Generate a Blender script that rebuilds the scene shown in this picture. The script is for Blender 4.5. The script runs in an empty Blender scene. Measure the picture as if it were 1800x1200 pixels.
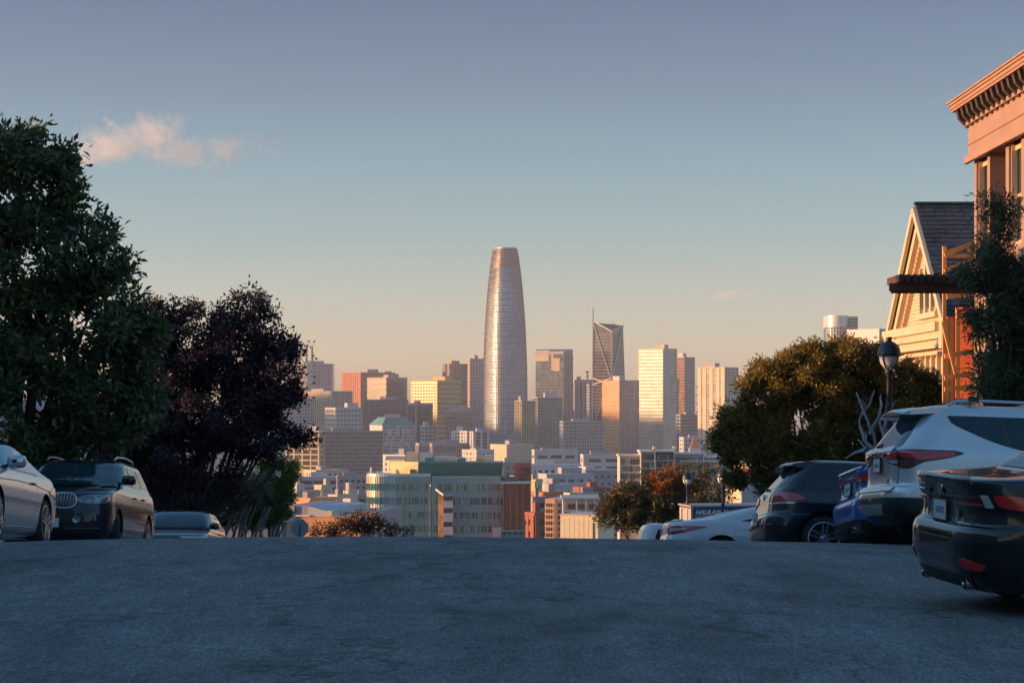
import bpy, math, random
import numpy as np
from mathutils import Vector, Matrix

random.seed(7)
rng = np.random.default_rng(7)
SC = bpy.context.scene
COL = SC.collection
R = math.radians

# ------------------------------------------------------------------ camera, sky, sun, exposure
F, YH = 3700.0, 711.0            # focal length and horizon row of the 1800x1200 photograph
cam_d = bpy.data.cameras.new('camera')
cam_d.sensor_fit = 'HORIZONTAL'; cam_d.sensor_width = 36.0
cam_d.lens = 36.0 * F / 1800.0
cam_d.shift_y = (YH - 600.0) / 1800.0
cam_d.clip_start = 0.1; cam_d.clip_end = 40000
cam = bpy.data.objects.new('camera', cam_d); COL.objects.link(cam)
cam.rotation_euler = (R(90), 0, 0)
SC.camera = cam

SUN_EL, SUN_B = 5.0, 3.0         # low sun on the left; B degrees behind the camera's left
sx, sy, sz = -math.cos(R(SUN_EL)) * math.cos(R(SUN_B)), -math.cos(R(SUN_EL)) * math.sin(R(SUN_B)), math.sin(R(SUN_EL))
world = bpy.data.worlds.new('World'); SC.world = world; world.use_nodes = True
wn, wl = world.node_tree.nodes, world.node_tree.links
wn.clear()
w_out = wn.new('ShaderNodeOutputWorld'); w_bg = wn.new('ShaderNodeBackground')
w_sky = wn.new('ShaderNodeTexSky'); w_sky.sky_type = 'NISHITA'; w_sky.sun_disc = False
w_sky.sun_elevation = R(SUN_EL)
w_sky.sun_rotation = math.atan2(sx, sy)
w_sky.altitude = 80; w_sky.air_density = 1.0; w_sky.dust_density = 0.7; w_sky.ozone_density = 3.0
SKY_STRENGTH = 0.15
w_bg.inputs['Strength'].default_value = SKY_STRENGTH
# evening tint by height above the horizon, the same all round
w_tc = wn.new('ShaderNodeTexCoord'); w_sep = wn.new('ShaderNodeSeparateXYZ'); w_ramp = wn.new('ShaderNodeValToRGB'); w_mix = wn.new('ShaderNodeMix')
w_mix.data_type = 'RGBA'; w_mix.blend_type = 'MULTIPLY'; w_mix.inputs[0].default_value = 1.0
SKY_TINT = [(0.0, (1.28, 1.17, 1.46)), (0.0192, (1.26, 1.15, 1.43)), (0.03, (1.15, 1.07, 1.36)), (0.0516, (1.06, .965, 1.19)), (0.0784, (.875, .835, .935)), (0.1104, (.81, .75, .80)), (0.15, (.72, .59, .625)), (0.1874, (.62, .49, .53)), (0.3, (.92, .92, .92)), (0.5, (1.30, 1.48, 1.38)), (1.0, (1.30, 1.48, 1.38))]
er = w_ramp.color_ramp.elements
er[0].position, er[0].color = SKY_TINT[0][0], (*SKY_TINT[0][1], 1)
er[1].position, er[1].color = SKY_TINT[-1][0], (*SKY_TINT[-1][1], 1)
for p_, c_ in SKY_TINT[1:-1]:
    e_ = er.new(p_); e_.color = (*c_, 1)
wl.new(w_tc.outputs['Generated'], w_sep.inputs[0]); wl.new(w_sep.outputs['Z'], w_ramp.inputs[0])
wl.new(w_sky.outputs[0], w_mix.inputs[6]); wl.new(w_ramp.outputs[0], w_mix.inputs[7])
wl.new(w_mix.outputs[2], w_bg.inputs[0]); wl.new(w_bg.outputs[0], w_out.inputs[0])

sun_d = bpy.data.lights.new('sun', 'SUN'); sun_d.energy = 4.4; sun_d.angle = R(0.55)
sun_d.color = (1.0, 0.53, 0.225)
sun = bpy.data.objects.new('sun', sun_d); COL.objects.link(sun)
sun.rotation_euler = Vector((sx, sy, sz)).to_track_quat('Z', 'Y').to_euler()

SC.view_settings.view_transform = 'Standard'; SC.view_settings.look = 'None'
SC.view_settings.exposure = 1.15; SC.view_settings.gamma = 1.0; SC.view_settings.use_curve_mapping = False
SC.cycles.use_denoising = True
SC.cycles.max_bounces = 6; SC.cycles.diffuse_bounces = 3; SC.cycles.glossy_bounces = 3
SC.cycles.transmission_bounces = 4; SC.cycles.volume_bounces = 2; SC.cycles.transparent_max_bounces = 8
SC.cycles.use_adaptive_sampling = True; SC.cycles.adaptive_threshold = 0.02
SC.cycles.caustics_reflective = False; SC.cycles.caustics_refractive = False

# ------------------------------------------------------------------ helpers
def P(x, y, d):
    """the point at distance d that the photograph shows at pixel (x, y)"""
    return Vector(((x - 900.0) / F * d, d, (YH - y) / F * d))

MATS = {}
def mat(name, col, rough=0.6, metal=0.0, var=0.12, vscale=2.0, coat=0.0, bump=0.0, bscale=40.0, spec=0.5, alt=None, trans=0.0, aniso=None):
    if name in MATS: return MATS[name]
    m = bpy.data.materials.new(name); m.use_nodes = True
    n, l = m.node_tree.nodes, m.node_tree.links
    b = n['Principled BSDF']
    b.inputs['Roughness'].default_value = rough; b.inputs['Metallic'].default_value = metal
    b.inputs['Specular IOR Level'].default_value = spec
    if coat: b.inputs['Coat Weight'].default_value = coat; b.inputs['Coat Roughness'].default_value = 0.03
    if trans: b.inputs['Transmission Weight'].default_value = trans
    c = tuple(col) + (1,)
    if var > 0:
        tc = n.new('ShaderNodeTexCoord'); nz = n.new('ShaderNodeTexNoise')
        nz.inputs['Scale'].default_value = vscale; nz.inputs['Detail'].default_value = 5
        if aniso:
            mp = n.new('ShaderNodeMapping'); mp.inputs['Scale'].default_value = aniso
            l.new(tc.outputs['Object'], mp.inputs[0]); l.new(mp.outputs[0], nz.inputs['Vector'])
        else: l.new(tc.outputs['Object'], nz.inputs['Vector'])
        r = n.new('ShaderNodeValToRGB')
        a = alt if alt else tuple(min(1, k * (1 + var)) for k in col)
        r.color_ramp.elements[0].color = tuple(k * (1 - var) for k in col) + (1,) if not alt else c
        r.color_ramp.elements[1].color = tuple(a) + (1,)
        r.color_ramp.elements[0].position = 0.35; r.color_ramp.elements[1].position = 0.65
        l.new(nz.outputs['Fac'], r.inputs[0]); l.new(r.outputs[0], b.inputs['Base Color'])
        if bump:
            n2 = n.new('ShaderNodeTexNoise'); n2.inputs['Scale'].default_value = bscale; n2.inputs['Detail'].default_value = 4
            l.new(tc.outputs['Object'], n2.inputs['Vector'])
            bp = n.new('ShaderNodeBump'); bp.inputs['Strength'].default_value = bump; bp.inputs['Distance'].default_value = 0.02
            l.new(n2.outputs['Fac'], bp.inputs['Height']); l.new(bp.outputs[0], b.inputs['Normal'])
    else: b.inputs['Base Color'].default_value = c
    MATS[name] = m
    return m

def panes_of(m, size=(3.0, 3.0, 3.6), lo=.35, hi=1.7):
    """each pane of a glazed front a little different: value stepped on a grid of panes"""
    n, l = m.node_tree.nodes, m.node_tree.links; b = n['Principled BSDF']
    src = b.inputs['Base Color'].links[0].from_socket
    tc = n.new('ShaderNodeTexCoord'); sn = n.new('ShaderNodeVectorMath'); sn.operation = 'SNAP'; sn.inputs[1].default_value = size
    ad = n.new('ShaderNodeVectorMath'); ad.operation = 'ADD'; ad.inputs[1].default_value = (.37, .41, .29)
    wn_ = n.new('ShaderNodeTexWhiteNoise'); mr = n.new('ShaderNodeMapRange'); mr.inputs[3].default_value = lo; mr.inputs[4].default_value = hi
    mx = n.new('ShaderNodeMix'); mx.data_type = 'RGBA'; mx.blend_type = 'MULTIPLY'; mx.inputs[0].default_value = 1
    l.new(tc.outputs['Object'], ad.inputs[0]); l.new(ad.outputs[0], sn.inputs[0]); l.new(sn.outputs[0], wn_.inputs['Vector']); l.new(wn_.outputs['Value'], mr.inputs[0])
    l.new(src, mx.inputs[6]); l.new(mr.outputs[0], mx.inputs[7]); l.new(mx.outputs[2], b.inputs['Base Color'])
    return m

def leafmat(name, col, rough=0.55, trans=0.35):
    if name in MATS: return MATS[name]
    m = mat(name, col, rough, var=0.3, vscale=1.3)
    n, l = m.node_tree.nodes, m.node_tree.links
    b = n['Principled BSDF']; o = n['Material Output']
    t = n.new('ShaderNodeBsdfTranslucent'); mx = n.new('ShaderNodeMixShader')
    t.inputs[0].default_value = (min(1, col[0] * 1.6), min(1, col[1] * 1.5), col[2], 1)
    mx.inputs[0].default_value = trans
    l.new(b.outputs[0], mx.inputs[1]); l.new(t.outputs[0], mx.inputs[2]); l.new(mx.outputs[0], o.inputs[0])
    return m

class MB:
    """collects faces; build() links them as one mesh object"""
    def __init__(s): s.v = []; s.f = []
    def poly(s, *pts):
        i = len(s.v); s.v += [tuple(p) for p in pts]; s.f.append(tuple(range(i, i + len(pts))))
    def hexa(s, p):      # 8 points: 4 bottom ccw, 4 top ccw
        i = len(s.v); s.v += [tuple(q) for q in p]
        for q in ((3, 2, 1, 0), (4, 5, 6, 7), (0, 1, 5, 4), (1, 2, 6, 5), (2, 3, 7, 6), (3, 0, 4, 7)):
            s.f.append(tuple(i + k for k in q))
    def box(s, x0, x1, y0, y1, z0, z1):
        s.hexa([(x0, y0, z0), (x1, y0, z0), (x1, y1, z0), (x0, y1, z0), (x0, y0, z1), (x1, y0, z1), (x1, y1, z1), (x0, y1, z1)])
        return s
    def bar(s, a, b, w, h, up=(0, 0, 1)):
        a, b = Vector(a), Vector(b); t = (b - a).normalized(); up = Vector(up)
        sd = t.cross(up.to_3d() if len(up) < 3 else up)
        if sd.length < 1e-4: sd = t.cross(Vector((0, 1, 0)))
        sd.normalize(); u = sd.cross(t).normalized()
        sd *= w / 2; u *= h / 2
        s.hexa([a - sd - u, a + sd - u, b + sd - u, b - sd - u, a - sd + u, a + sd + u, b + sd + u, b - sd + u]); return s
    def tube(s, pts, rad, n=8, cap=True):
        pts = [Vector(p) for p in pts]; m = len(pts)
        if not hasattr(rad, '__len__'): rad = [rad] * m
        i0 = len(s.v); up = Vector((0.12, 0.31, 0.94))
        for k in range(m):
            t = (pts[min(k + 1, m - 1)] - pts[max(k - 1, 0)]).normalized()
            a = t.cross(up)
            if a.length < 1e-3: a = t.cross(Vector((1, 0, 0)))
            a.normalize(); b = t.cross(a)
            for j in range(n):
                th = 2 * math.pi * j / n
                s.v.append(tuple(pts[k] + (a * math.cos(th) + b * math.sin(th)) * rad[k]))
        for k in range(m - 1):
            for j in range(n):
                j2 = (j + 1) % n
                s.f.append((i0 + k * n + j, i0 + k * n + j2, i0 + (k + 1) * n + j2, i0 + (k + 1) * n + j))
        if cap:
            s.f.append(tuple(i0 + j for j in reversed(range(n)))); s.f.append(tuple(i0 + (m - 1) * n + j for j in range(n)))
        return s
    def lathe(s, prof, n=24, c=(0, 0, 0), axis='z', a0=0.0, a1=2 * math.pi):
        i0 = len(s.v); full = abs(a1 - a0 - 2 * math.pi) < 1e-6; m = n if full else n + 1
        for r, z in prof:
            for j in range(m):
                th = a0 + (a1 - a0) * j / n
                q = (r * math.cos(th), r * math.sin(th), z)
                if axis == 'y': q = (q[0], q[2], q[1])
                elif axis == 'x': q = (q[2], q[0], q[1])
                s.v.append((c[0] + q[0], c[1] + q[1], c[2] + q[2]))
        for k in range(len(prof) - 1):
            for j in range(n):
                j2 = (j + 1) % m
                s.f.append((i0 + k * m + j, i0 + k * m + j2, i0 + (k + 1) * m + j2, i0 + (k + 1) * m + j))
        return s
    def grid(s, g, close=False):     # g: rows of points
        i0 = len(s.v); m = len(g[0])
        for row in g: s.v += [tuple(p) for p in row]
        for k in range(len(g) - 1):
            for j in range(m if close else m - 1):
                j2 = (j + 1) % m
                s.f.append((i0 + k * m + j, i0 + k * m + j2, i0 + (k + 1) * m + j2, i0 + (k + 1) * m + j))
        return i0
    def extrude(s, pts, vec):        # prism over a planar polygon
        n = len(pts); i0 = len(s.v); vec = Vector(vec)
        s.v += [tuple(p) for p in pts] + [tuple(Vector(p) + vec) for p in pts]
        s.f.append(tuple(i0 + k for k in reversed(range(n)))); s.f.append(tuple(i0 + n + k for k in range(n)))
        for k in range(n):
            k2 = (k + 1) % n; s.f.append((i0 + k, i0 + k2, i0 + n + k2, i0 + n + k))
        return s
    def mesh(s, name):
        me = bpy.data.meshes.new(name); me.from_pydata(s.v, [], s.f); return me
    def build(s, name, m, parent=None, smooth=None, kind=None, fix=False):
        if not s.f: return None
        me = s.mesh(name)
        if fix:
            import bmesh
            bm = bmesh.new(); bm.from_mesh(me); bmesh.ops.recalc_face_normals(bm, faces=bm.faces); bm.to_mesh(me); bm.free()
        return link(name, me, m, parent, smooth, kind)

def link(name, me, m, parent=None, smooth=None, kind=None):
    for q in (m if isinstance(m, (list, tuple)) else [m]):
        if len(me.materials) < (len(m) if isinstance(m, (list, tuple)) else 1): me.materials.append(q)
    if smooth is not None:
        me.shade_smooth()
        if smooth < 180: me.set_sharp_from_angle(angle=R(smooth))
    o = bpy.data.objects.new(name, me); COL.objects.link(o)
    if parent is not None: o.parent = parent
    if kind: o['kind'] = kind
    return o

def inst(o, parent=None, loc=None, name=None):   # another piece sharing the mesh
    c = bpy.data.objects.new(name or o.name.split('.')[0], o.data); COL.objects.link(c)
    c.parent = parent if parent is not None else o.parent
    if loc is not None: c.location = loc
    return c

def tag(o, label, cat, group=None):
    o['label'] = label; o['category'] = cat
    if group: o['group'] = group
    return o
def thing(name, label, cat, loc=(0, 0, 0), rz=0.0, group=None):
    o = bpy.data.objects.new(name, None); COL.objects.link(o)
    o.location = loc; o.rotation_euler = (0, 0, rz); o.empty_display_size = 0.2
    return tag(o, label, cat, group)

def text_mesh(txt, size, shear=0.0, bold=0.0, align='CENTER', depth=0.002):
    c = bpy.data.curves.new('lettering', 'FONT'); c.body = txt; c.size = size; c.shear = shear; c.offset = bold
    c.align_x = align; c.align_y = 'CENTER'; c.extrude = depth; c.resolution_u = 3
    o = bpy.data.objects.new('lettering', c); COL.objects.link(o)
    dg = bpy.context.evaluated_depsgraph_get(); me = bpy.data.meshes.new_from_object(o.evaluated_get(dg))
    bpy.data.objects.remove(o); bpy.data.curves.remove(c)
    return me

def pchip(xs, ys, x):
    xs = np.asarray(xs, float); ys = np.asarray(ys, float); x = np.asarray(x, float)
    h = np.diff(xs); dl = np.diff(ys) / h; m = np.zeros_like(ys)
    m[0], m[-1] = dl[0], dl[-1]
    for k in range(1, len(xs) - 1):
        if dl[k - 1] * dl[k] > 0:
            w1, w2 = 2 * h[k] + h[k - 1], h[k] + 2 * h[k - 1]
            m[k] = (w1 + w2) / (w1 / dl[k - 1] + w2 / dl[k])
    i = np.clip(np.searchsorted(xs, x) - 1, 0, len(xs) - 2)
    t = (x - xs[i]) / h[i]
    t = np.clip(t, 0, 1)
    return ((1 + 2 * t) * (1 - t) ** 2 * ys[i] + t * (1 - t) ** 2 * h[i] * m[i] + t * t * (3 - 2 * t) * ys[i + 1] + t * t * (t - 1) * h[i] * m[i + 1])

# ------------------------------------------------------------------ ground
KL, KR = -9.3, 8.15              # kerb lines
_gd = [-60, 0, 8, 16, 20, 23, 25, 27, 30, 34, 39, 57, 77, 98, 125, 160, 250, 400, 620, 900, 1300, 12000]
_gz = [-2.4, -1.86, -1.74, -1.63, -1.57, -1.535, -1.575, -1.74, -2.12, -2.55, -3.0, -4.75, -6.8, -8.7, -11.4, -15.5, -30, -50, -68, -80, -85, -85]
def road_z(X, d):
    tilt = float(np.interp(d, [0, 20, 25, 30, 38, 100, 140, 200], [.003, .006, .012, .02, .03, .03, .02, 0]))
    X = max(-40, min(40, X)); k = .0012 if X > 0 else float(np.interp(d, [0, 18, 27, 33], [.002, .0035, .0035, .0012]))
    return float(pchip(_gd, _gz, d)) - (k * X * X if abs(X) < 12 else k * 144) - tilt * X
def ground_z(X, d):
    """height of what one stands on: the road, or the pavement beside it"""
    if KL < X < KR: return road_z(X, d)
    return road_z(KR if X > 0 else KL, d) + 0.13
# ------------------------------------------------------------------ setting: terrain, road, pavements, haze, clouds
def asphalt():
    m = bpy.data.materials.new('asphalt'); m.use_nodes = True
    n, l = m.node_tree.nodes, m.node_tree.links; b = n['Principled BSDF']
    tc = n.new('ShaderNodeTexCoord')
    def noise(sc, det=6, vec=None, rough=.55):
        z = n.new('ShaderNodeTexNoise'); z.inputs['Scale'].default_value = sc; z.inputs['Detail'].default_value = det
        z.inputs['Roughness'].default_value = rough
        l.new(vec or tc.outputs['Object'], z.inputs['Vector']); return z
    def ramp(src, p0, c0, p1, c1):
        r = n.new('ShaderNodeValToRGB'); r.color_ramp.elements[0].position = p0; r.color_ramp.elements[1].position = p1
        r.color_ramp.elements[0].color = (*c0, 1); r.color_ramp.elements[1].color = (*c1, 1); l.new(src, r.inputs[0]); return r
    def mul(a, bb, fac=1.0, mode='MULTIPLY'):
        x = n.new('ShaderNodeMix'); x.data_type = 'RGBA'; x.blend_type = mode; x.inputs[0].default_value = fac
        l.new(a, x.inputs[6]); l.new(bb, x.inputs[7]); return x.outputs[2]
    base = ramp(noise(0.35).outputs['Fac'], .3, (.130, .128, .122), .7, (.176, .172, .164))
    mpg = n.new('ShaderNodeMapping'); mpg.inputs['Scale'].default_value = (1.0, .22, 1); l.new(tc.outputs['Object'], mpg.inputs[0])
    grain = ramp(noise(42, 4, mpg.outputs[0], rough=.8).outputs['Fac'], .38, (.42, .42, .42), .64, (1.5, 1.5, 1.5))
    mid = ramp(noise(5.5, 6, mpg.outputs[0], rough=.7).outputs['Fac'], .38, (.80, .80, .80), .62, (1.12, 1.12, 1.12))
    mp = n.new('ShaderNodeMapping'); mp.inputs['Scale'].default_value = (1.0, .33, 1); mp.inputs['Location'].default_value = (3.1, 1.7, 0)
    l.new(tc.outputs['Object'], mp.inputs[0])
    oil = ramp(noise(0.75, 5, mp.outputs[0], .62).outputs['Fac'], .50, (1, 1, 1), .66, (.58, .58, .60))
    c = mul(mul(mul(base.outputs[0], grain.outputs[0]), mid.outputs[0]), oil.outputs[0])
    # tar-sealed cracks
    mp2 = n.new('ShaderNodeMapping'); mp2.inputs['Scale'].default_value = (.30, .16, 1); l.new(tc.outputs['Object'], mp2.inputs[0])
    wob = noise(1.1, 4); ad = n.new('ShaderNodeVectorMath'); ad.operation = 'MULTIPLY_ADD'
    ad.inputs[1].default_value = (.5, .5, .5); l.new(wob.outputs['Color'], ad.inputs[0]); l.new(mp2.outputs[0], ad.inputs[2])
    vo = n.new('ShaderNodeTexVoronoi'); vo.feature = 'DISTANCE_TO_EDGE'; vo.inputs['Scale'].default_value = 1.0; l.new(ad.outputs[0], vo.inputs['Vector'])
    cr = ramp(vo.outputs['Distance'], .006, (.38, .38, .40), .015, (1, 1, 1))
    c = mul(c, cr.outputs[0], .8)
    # oil drips along the middle of the lane
    sp = n.new('ShaderNodeSeparateXYZ'); l.new(tc.outputs['Object'], sp.inputs[0])
    def m_(op, a, bb):
        q = n.new('ShaderNodeMath'); q.operation = op
        for i, v in enumerate((a, bb)):
            if isinstance(v, (int, float)): q.inputs[i].default_value = v
            else: l.new(v, q.inputs[i])
        return q.outputs[0]
    dx = m_('DIVIDE', m_('ADD', sp.outputs[0], m_('MULTIPLY', m_('SUBTRACT', noise(.5, 3).outputs['Fac'], .5), 1.6)), .75)
    g_ = m_('POWER', 2.718, m_('MULTIPLY', m_('MULTIPLY', m_('SUBTRACT', dx, .25), m_('SUBTRACT', dx, .25)), -1.0))
    ds = m_('MULTIPLY', g_, m_('MULTIPLY', m_('SUBTRACT', noise(2.6, 5, mpg.outputs[0], .7).outputs['Fac'], .30), 2.2))
    dr = ramp(ds, .1, (1, 1, 1), .9, (.40, .40, .42)); c = mul(c, dr.outputs[0])
    l.new(c, b.inputs['Base Color'])
    rr = ramp(noise(2.2, 4).outputs['Fac'], .3, (.62,) * 3, .7, (.85,) * 3); l.new(rr.outputs[0], b.inputs['Roughness'])
    bp = n.new('ShaderNodeBump'); bp.inputs['Strength'].default_value = .55; bp.inputs['Distance'].default_value = .012
    l.new(noise(70, 3).outputs['Fac'], bp.inputs['Height']); l.new(bp.outputs[0], b.inputs['Normal'])
    return m

def sheet(name, xs, ds, zf, m, kind='structure'):
    mb = MB(); mb.grid([[(x, d, zf(x, d)) for x in xs] for d in ds])
    o = mb.build(name, m, smooth=180); o['kind'] = kind
    return o
dl = list(np.linspace(-40, 60, 101)) + list(np.linspace(62, 135, 38))
sheet('road', list(np.linspace(KL, KR, 25)), dl, road_z, asphalt())
# the cross street at the foot of the block
sheet('cross_street', [-60, -30, KL, 0, KR, 30, 60], [135, 141, 147, 153], lambda x, d: road_z(max(KL, min(KR, x)), d) , asphalt())
conc = mat('concrete', (.30, .29, .27), .85, var=.18, vscale=1.5, bump=.3, bscale=30)
for nm, xa, xb in (('pavement_left', KL - 3.2, KL - .15), ('pavement_right', KR + .15, KR + 3.4)):
    sheet(nm, [xa, (xa + xb) / 2, xb], dl, lambda x, d: road_z(KL if x < 0 else KR, d) + .13, conc)
for nm, xa, xb in (('kerb_left', KL - .15, KL), ('kerb_right', KR, KR + .15)):
    mb = MB(); kx = KL if xa < 0 else KR
    mb.grid([[(xa, d, road_z(kx, d) - .2), (xa, d, road_z(kx, d) + .135), (xb, d, road_z(kx, d) + .135), (xb, d, road_z(kx, d) - .2)] for d in dl])
    mb.build(nm, mat('kerb_stone', (.33, .32, .30), .8, var=.2, vscale=3), kind='structure')
def terr(x, d):
    return road_z(max(-12, min(12, x)) if abs(x) < 90 else 0, d) - .45
xs = [-7000, -3000, -1200, -500, -200, -80, -40, -20, -12.1, 11.5, 20, 40, 80, 200, 500, 1200, 3000, 7000]
ds_ = [-80, -40] + list(range(-20, 160, 10)) + [180, 210, 250, 300, 350, 400, 500, 620, 750, 900, 1100, 1300, 2000, 3000, 4500, 6500, 9500]
sheet('ground', xs, ds_, terr, mat('earth', (.16, .15, .12), .95, var=.3, vscale=.05))

# the hills west of the city, outside the picture, that put the foot of downtown in shade
def hill_z(x, d):
    r = 152 + 18 * math.sin(d / 310) + 12 * math.sin(d / 137 + 1) + 7 * math.sin(d / 61)
    u = max(0, 1 - abs(x + 2000) / 900); e = max(0, min(1, (d - 1750) / 350)) * max(0, min(1, (5200 - d) / 600))
    return -90 + (r + 90) * (u * u * (3 - 2 * u)) * e
sheet('hills', list(np.linspace(-2900, -1100, 25)), list(np.linspace(1700, 5250, 72)), hill_z, mat('hill_scrub', (.10, .10, .06), .95, var=.3, vscale=.02))

# pale evening air round the whole place
def haze():
    mb = MB(); mb.box(-7200, 7200, -300, 9700, -88, 262)
    m = bpy.data.materials.new('haze'); m.use_nodes = True; n, l = m.node_tree.nodes, m.node_tree.links
    n.remove(n['Principled BSDF']); v = n.new('ShaderNodeVolumePrincipled')
    v.inputs['Color'].default_value = (.86, .88, .95, 1); v.inputs['Density'].default_value = HAZE_DENSITY
    v.inputs['Anisotropy'].default_value = 0.0
    l.new(v.outputs[0], n['Material Output'].inputs['Volume'])
    o = mb.build('haze', m); o['kind'] = 'stuff'
    tag(o, 'thin pale evening haze over the whole city', 'haze')
HAZE_DENSITY = 0.7e-4
haze()

def cloud(label, x, y, wpx, hpx, D, seed, dens, puffs):
    """a small cumulus: a lumpy closed hull filled with uneven vapour"""
    c = P(x, y, D); k = D / F
    import bmesh
    W, H = wpx * k, hpx * k
    bm = bmesh.new()
    bmesh.ops.create_icosphere(bm, subdivisions=3, radius=1.0)
    for v in bm.verts: v.co = Vector((v.co.x * W * .58, v.co.y * W * .35, v.co.z * H * .8))
    me = bpy.data.meshes.new('cloud'); bm.to_mesh(me); bm.free()
    m = bpy.data.materials.new('cloud_vapour'); m.use_nodes = True; n, l = m.node_tree.nodes, m.node_tree.links
    n.remove(n['Principled BSDF']); v = n.new('ShaderNodeVolumePrincipled'); v.inputs['Color'].default_value = (1.0, .93, .88, 1)  # sunset warmth put into the vapour's own colour
    v.inputs['Anisotropy'].default_value = .1
    tc = n.new('ShaderNodeTexCoord')
    def math_(op, a, b=None, c=None):
        q = n.new('ShaderNodeMath'); q.operation = op
        for i, s in enumerate((a, b, c)):
            if s is None: continue
            if isinstance(s, (int, float)): q.inputs[i].default_value = s
            else: l.new(s, q.inputs[i])
        return q.outputs[0]
    def nz(sc, det):
        q = n.new('ShaderNodeTexNoise'); q.noise_dimensions = '4D'; q.inputs['W'].default_value = seed
        q.inputs['Scale'].default_value = sc / H; q.inputs['Detail'].default_value = det; q.inputs['Roughness'].default_value = .6
        l.new(tc.outputs['Object'], q.inputs['Vector']); return q.outputs['Fac']
    # soft puffs, joined
    fall = None
    for (px, pz, rx, rz) in puffs:
        mp = n.new('ShaderNodeMapping'); mp.vector_type = 'POINT'
        mp.inputs['Scale'].default_value = (1 / (rx * k), 1 / (max(rx * .7, rz) * k), 1 / (rz * k))
        mp.inputs['Location'].default_value = (-px / rx, 0, -pz / rz)
        l.new(tc.outputs['Object'], mp.inputs[0])
        ln = n.new('ShaderNodeVectorMath'); ln.operation = 'LENGTH'; l.new(mp.outputs[0], ln.inputs[0])
        f = math_('SUBTRACT', 1.0, ln.outputs['Value'])
        fall = f if fall is None else math_('MAXIMUM', fall, f)
    nn = math_('ADD', math_('MULTIPLY', math_('SUBTRACT', nz(2.4, 8), .52), 4.6), math_('MULTIPLY', math_('SUBTRACT', nz(8.5, 5), .5), 2.4))
    d = math_('ADD', fall, nn)
    d = math_('MULTIPLY', math_('MINIMUM', math_('MAXIMUM', math_('SUBTRACT', d, .05), 0.0), .8), dens)
    # fade to nothing at the hull
    l.new(d, v.inputs['Density']); l.new(v.outputs[0], n['Material Output'].inputs['Volume'])
    o = link('cloud', me, m); o.location = c; tag(o, label, 'cloud')
cloud('long pink-lit ragged cloud above the left trees', 285, 258, 420, 130, 9000, 3.3, .0055,
      [(-108, 0, 90, 36), (-42, 14, 78, 42), (35, -8, 95, 26), (108, -6, 80, 26), (-135, -14, 55, 24), (148, -16, 46, 22)])
cloud('tiny faint pink cloud low over the right of the skyline', 1285, 520, 90, 28, 9800, 8.1, .009, [(-8, 0, 30, 10), (22, -2, 18, 7)])
# ------------------------------------------------------------------ the city: every building its own thing
GL = {}
def glass(kind):
    t = {'dark': ((.035, .042, .05), .16, .0), 'blue': ((.06, .085, .115), .14, .35), 'grey': ((.09, .10, .11), .2, .3),
         'brown': ((.06, .045, .035), .2, .1), 'green': ((.05, .10, .10), .16, .3), 'gold': ((.30, .20, .09), .28, .75),
         'pale': ((.36, .37, .38), .42, .25), 'teal': ((.10, .30, .30), .2, .3)}[kind]
    if 'glass_' + kind in MATS: return MATS['glass_' + kind]
    return panes_of(mat('glass_' + kind, t[0], t[1], t[2], var=.25, vscale=.08, spec=.9), lo=.85 if kind == 'pale' else .4, hi=1.15 if kind == 'pale' else 1.6)
def wall(name, c, rough=.75): return mat('wall_' + name, c, rough, var=.10, vscale=.06)
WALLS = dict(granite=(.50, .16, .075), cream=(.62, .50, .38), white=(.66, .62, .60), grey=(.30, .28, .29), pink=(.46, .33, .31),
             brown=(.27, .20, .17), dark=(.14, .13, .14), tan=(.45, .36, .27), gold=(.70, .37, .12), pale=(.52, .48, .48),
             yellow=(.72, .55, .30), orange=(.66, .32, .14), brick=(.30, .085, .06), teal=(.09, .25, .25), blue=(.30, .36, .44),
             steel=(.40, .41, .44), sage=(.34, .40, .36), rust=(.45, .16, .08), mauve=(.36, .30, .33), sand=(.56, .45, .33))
def W_(k): return wall(k, WALLS[k])

def facade(bands, piers, o, u, n, Wd, z0, z1, fh, bh, pp, pw, dep, z_first=None):
    """proud floor bands and piers over a glazed core. o: corner, u: along, n: outward"""
    o, u, n = Vector(o), Vector(u), Vector(n)
    def slab(mb, s0, s1, za, zb, dp):
        a, b = o + u * s0, o + u * s1
        mb.hexa([(a.x, a.y, za), (b.x, b.y, za), (b.x + n.x * dp, b.y + n.y * dp, za), (a.x + n.x * dp, a.y + n.y * dp, za),
                 (a.x, a.y, zb), (b.x, b.y, zb), (b.x + n.x * dp, b.y + n.y * dp, zb), (a.x + n.x * dp, a.y + n.y * dp, zb)])
    if bh > 0:
        z = z1 - bh
        while z > z0:
            slab(bands, 0.01, Wd - 0.01, z, z + bh, dep); z -= fh
    if pw > 0:
        k = max(1, round(Wd / pp))
        for i in range(k + 1):
            c = min(max(Wd * i / k, pw / 2), Wd - pw / 2)
            slab(piers, c - pw / 2, c + pw / 2, z0, z1 - .05, dep * 1.25)

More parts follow.
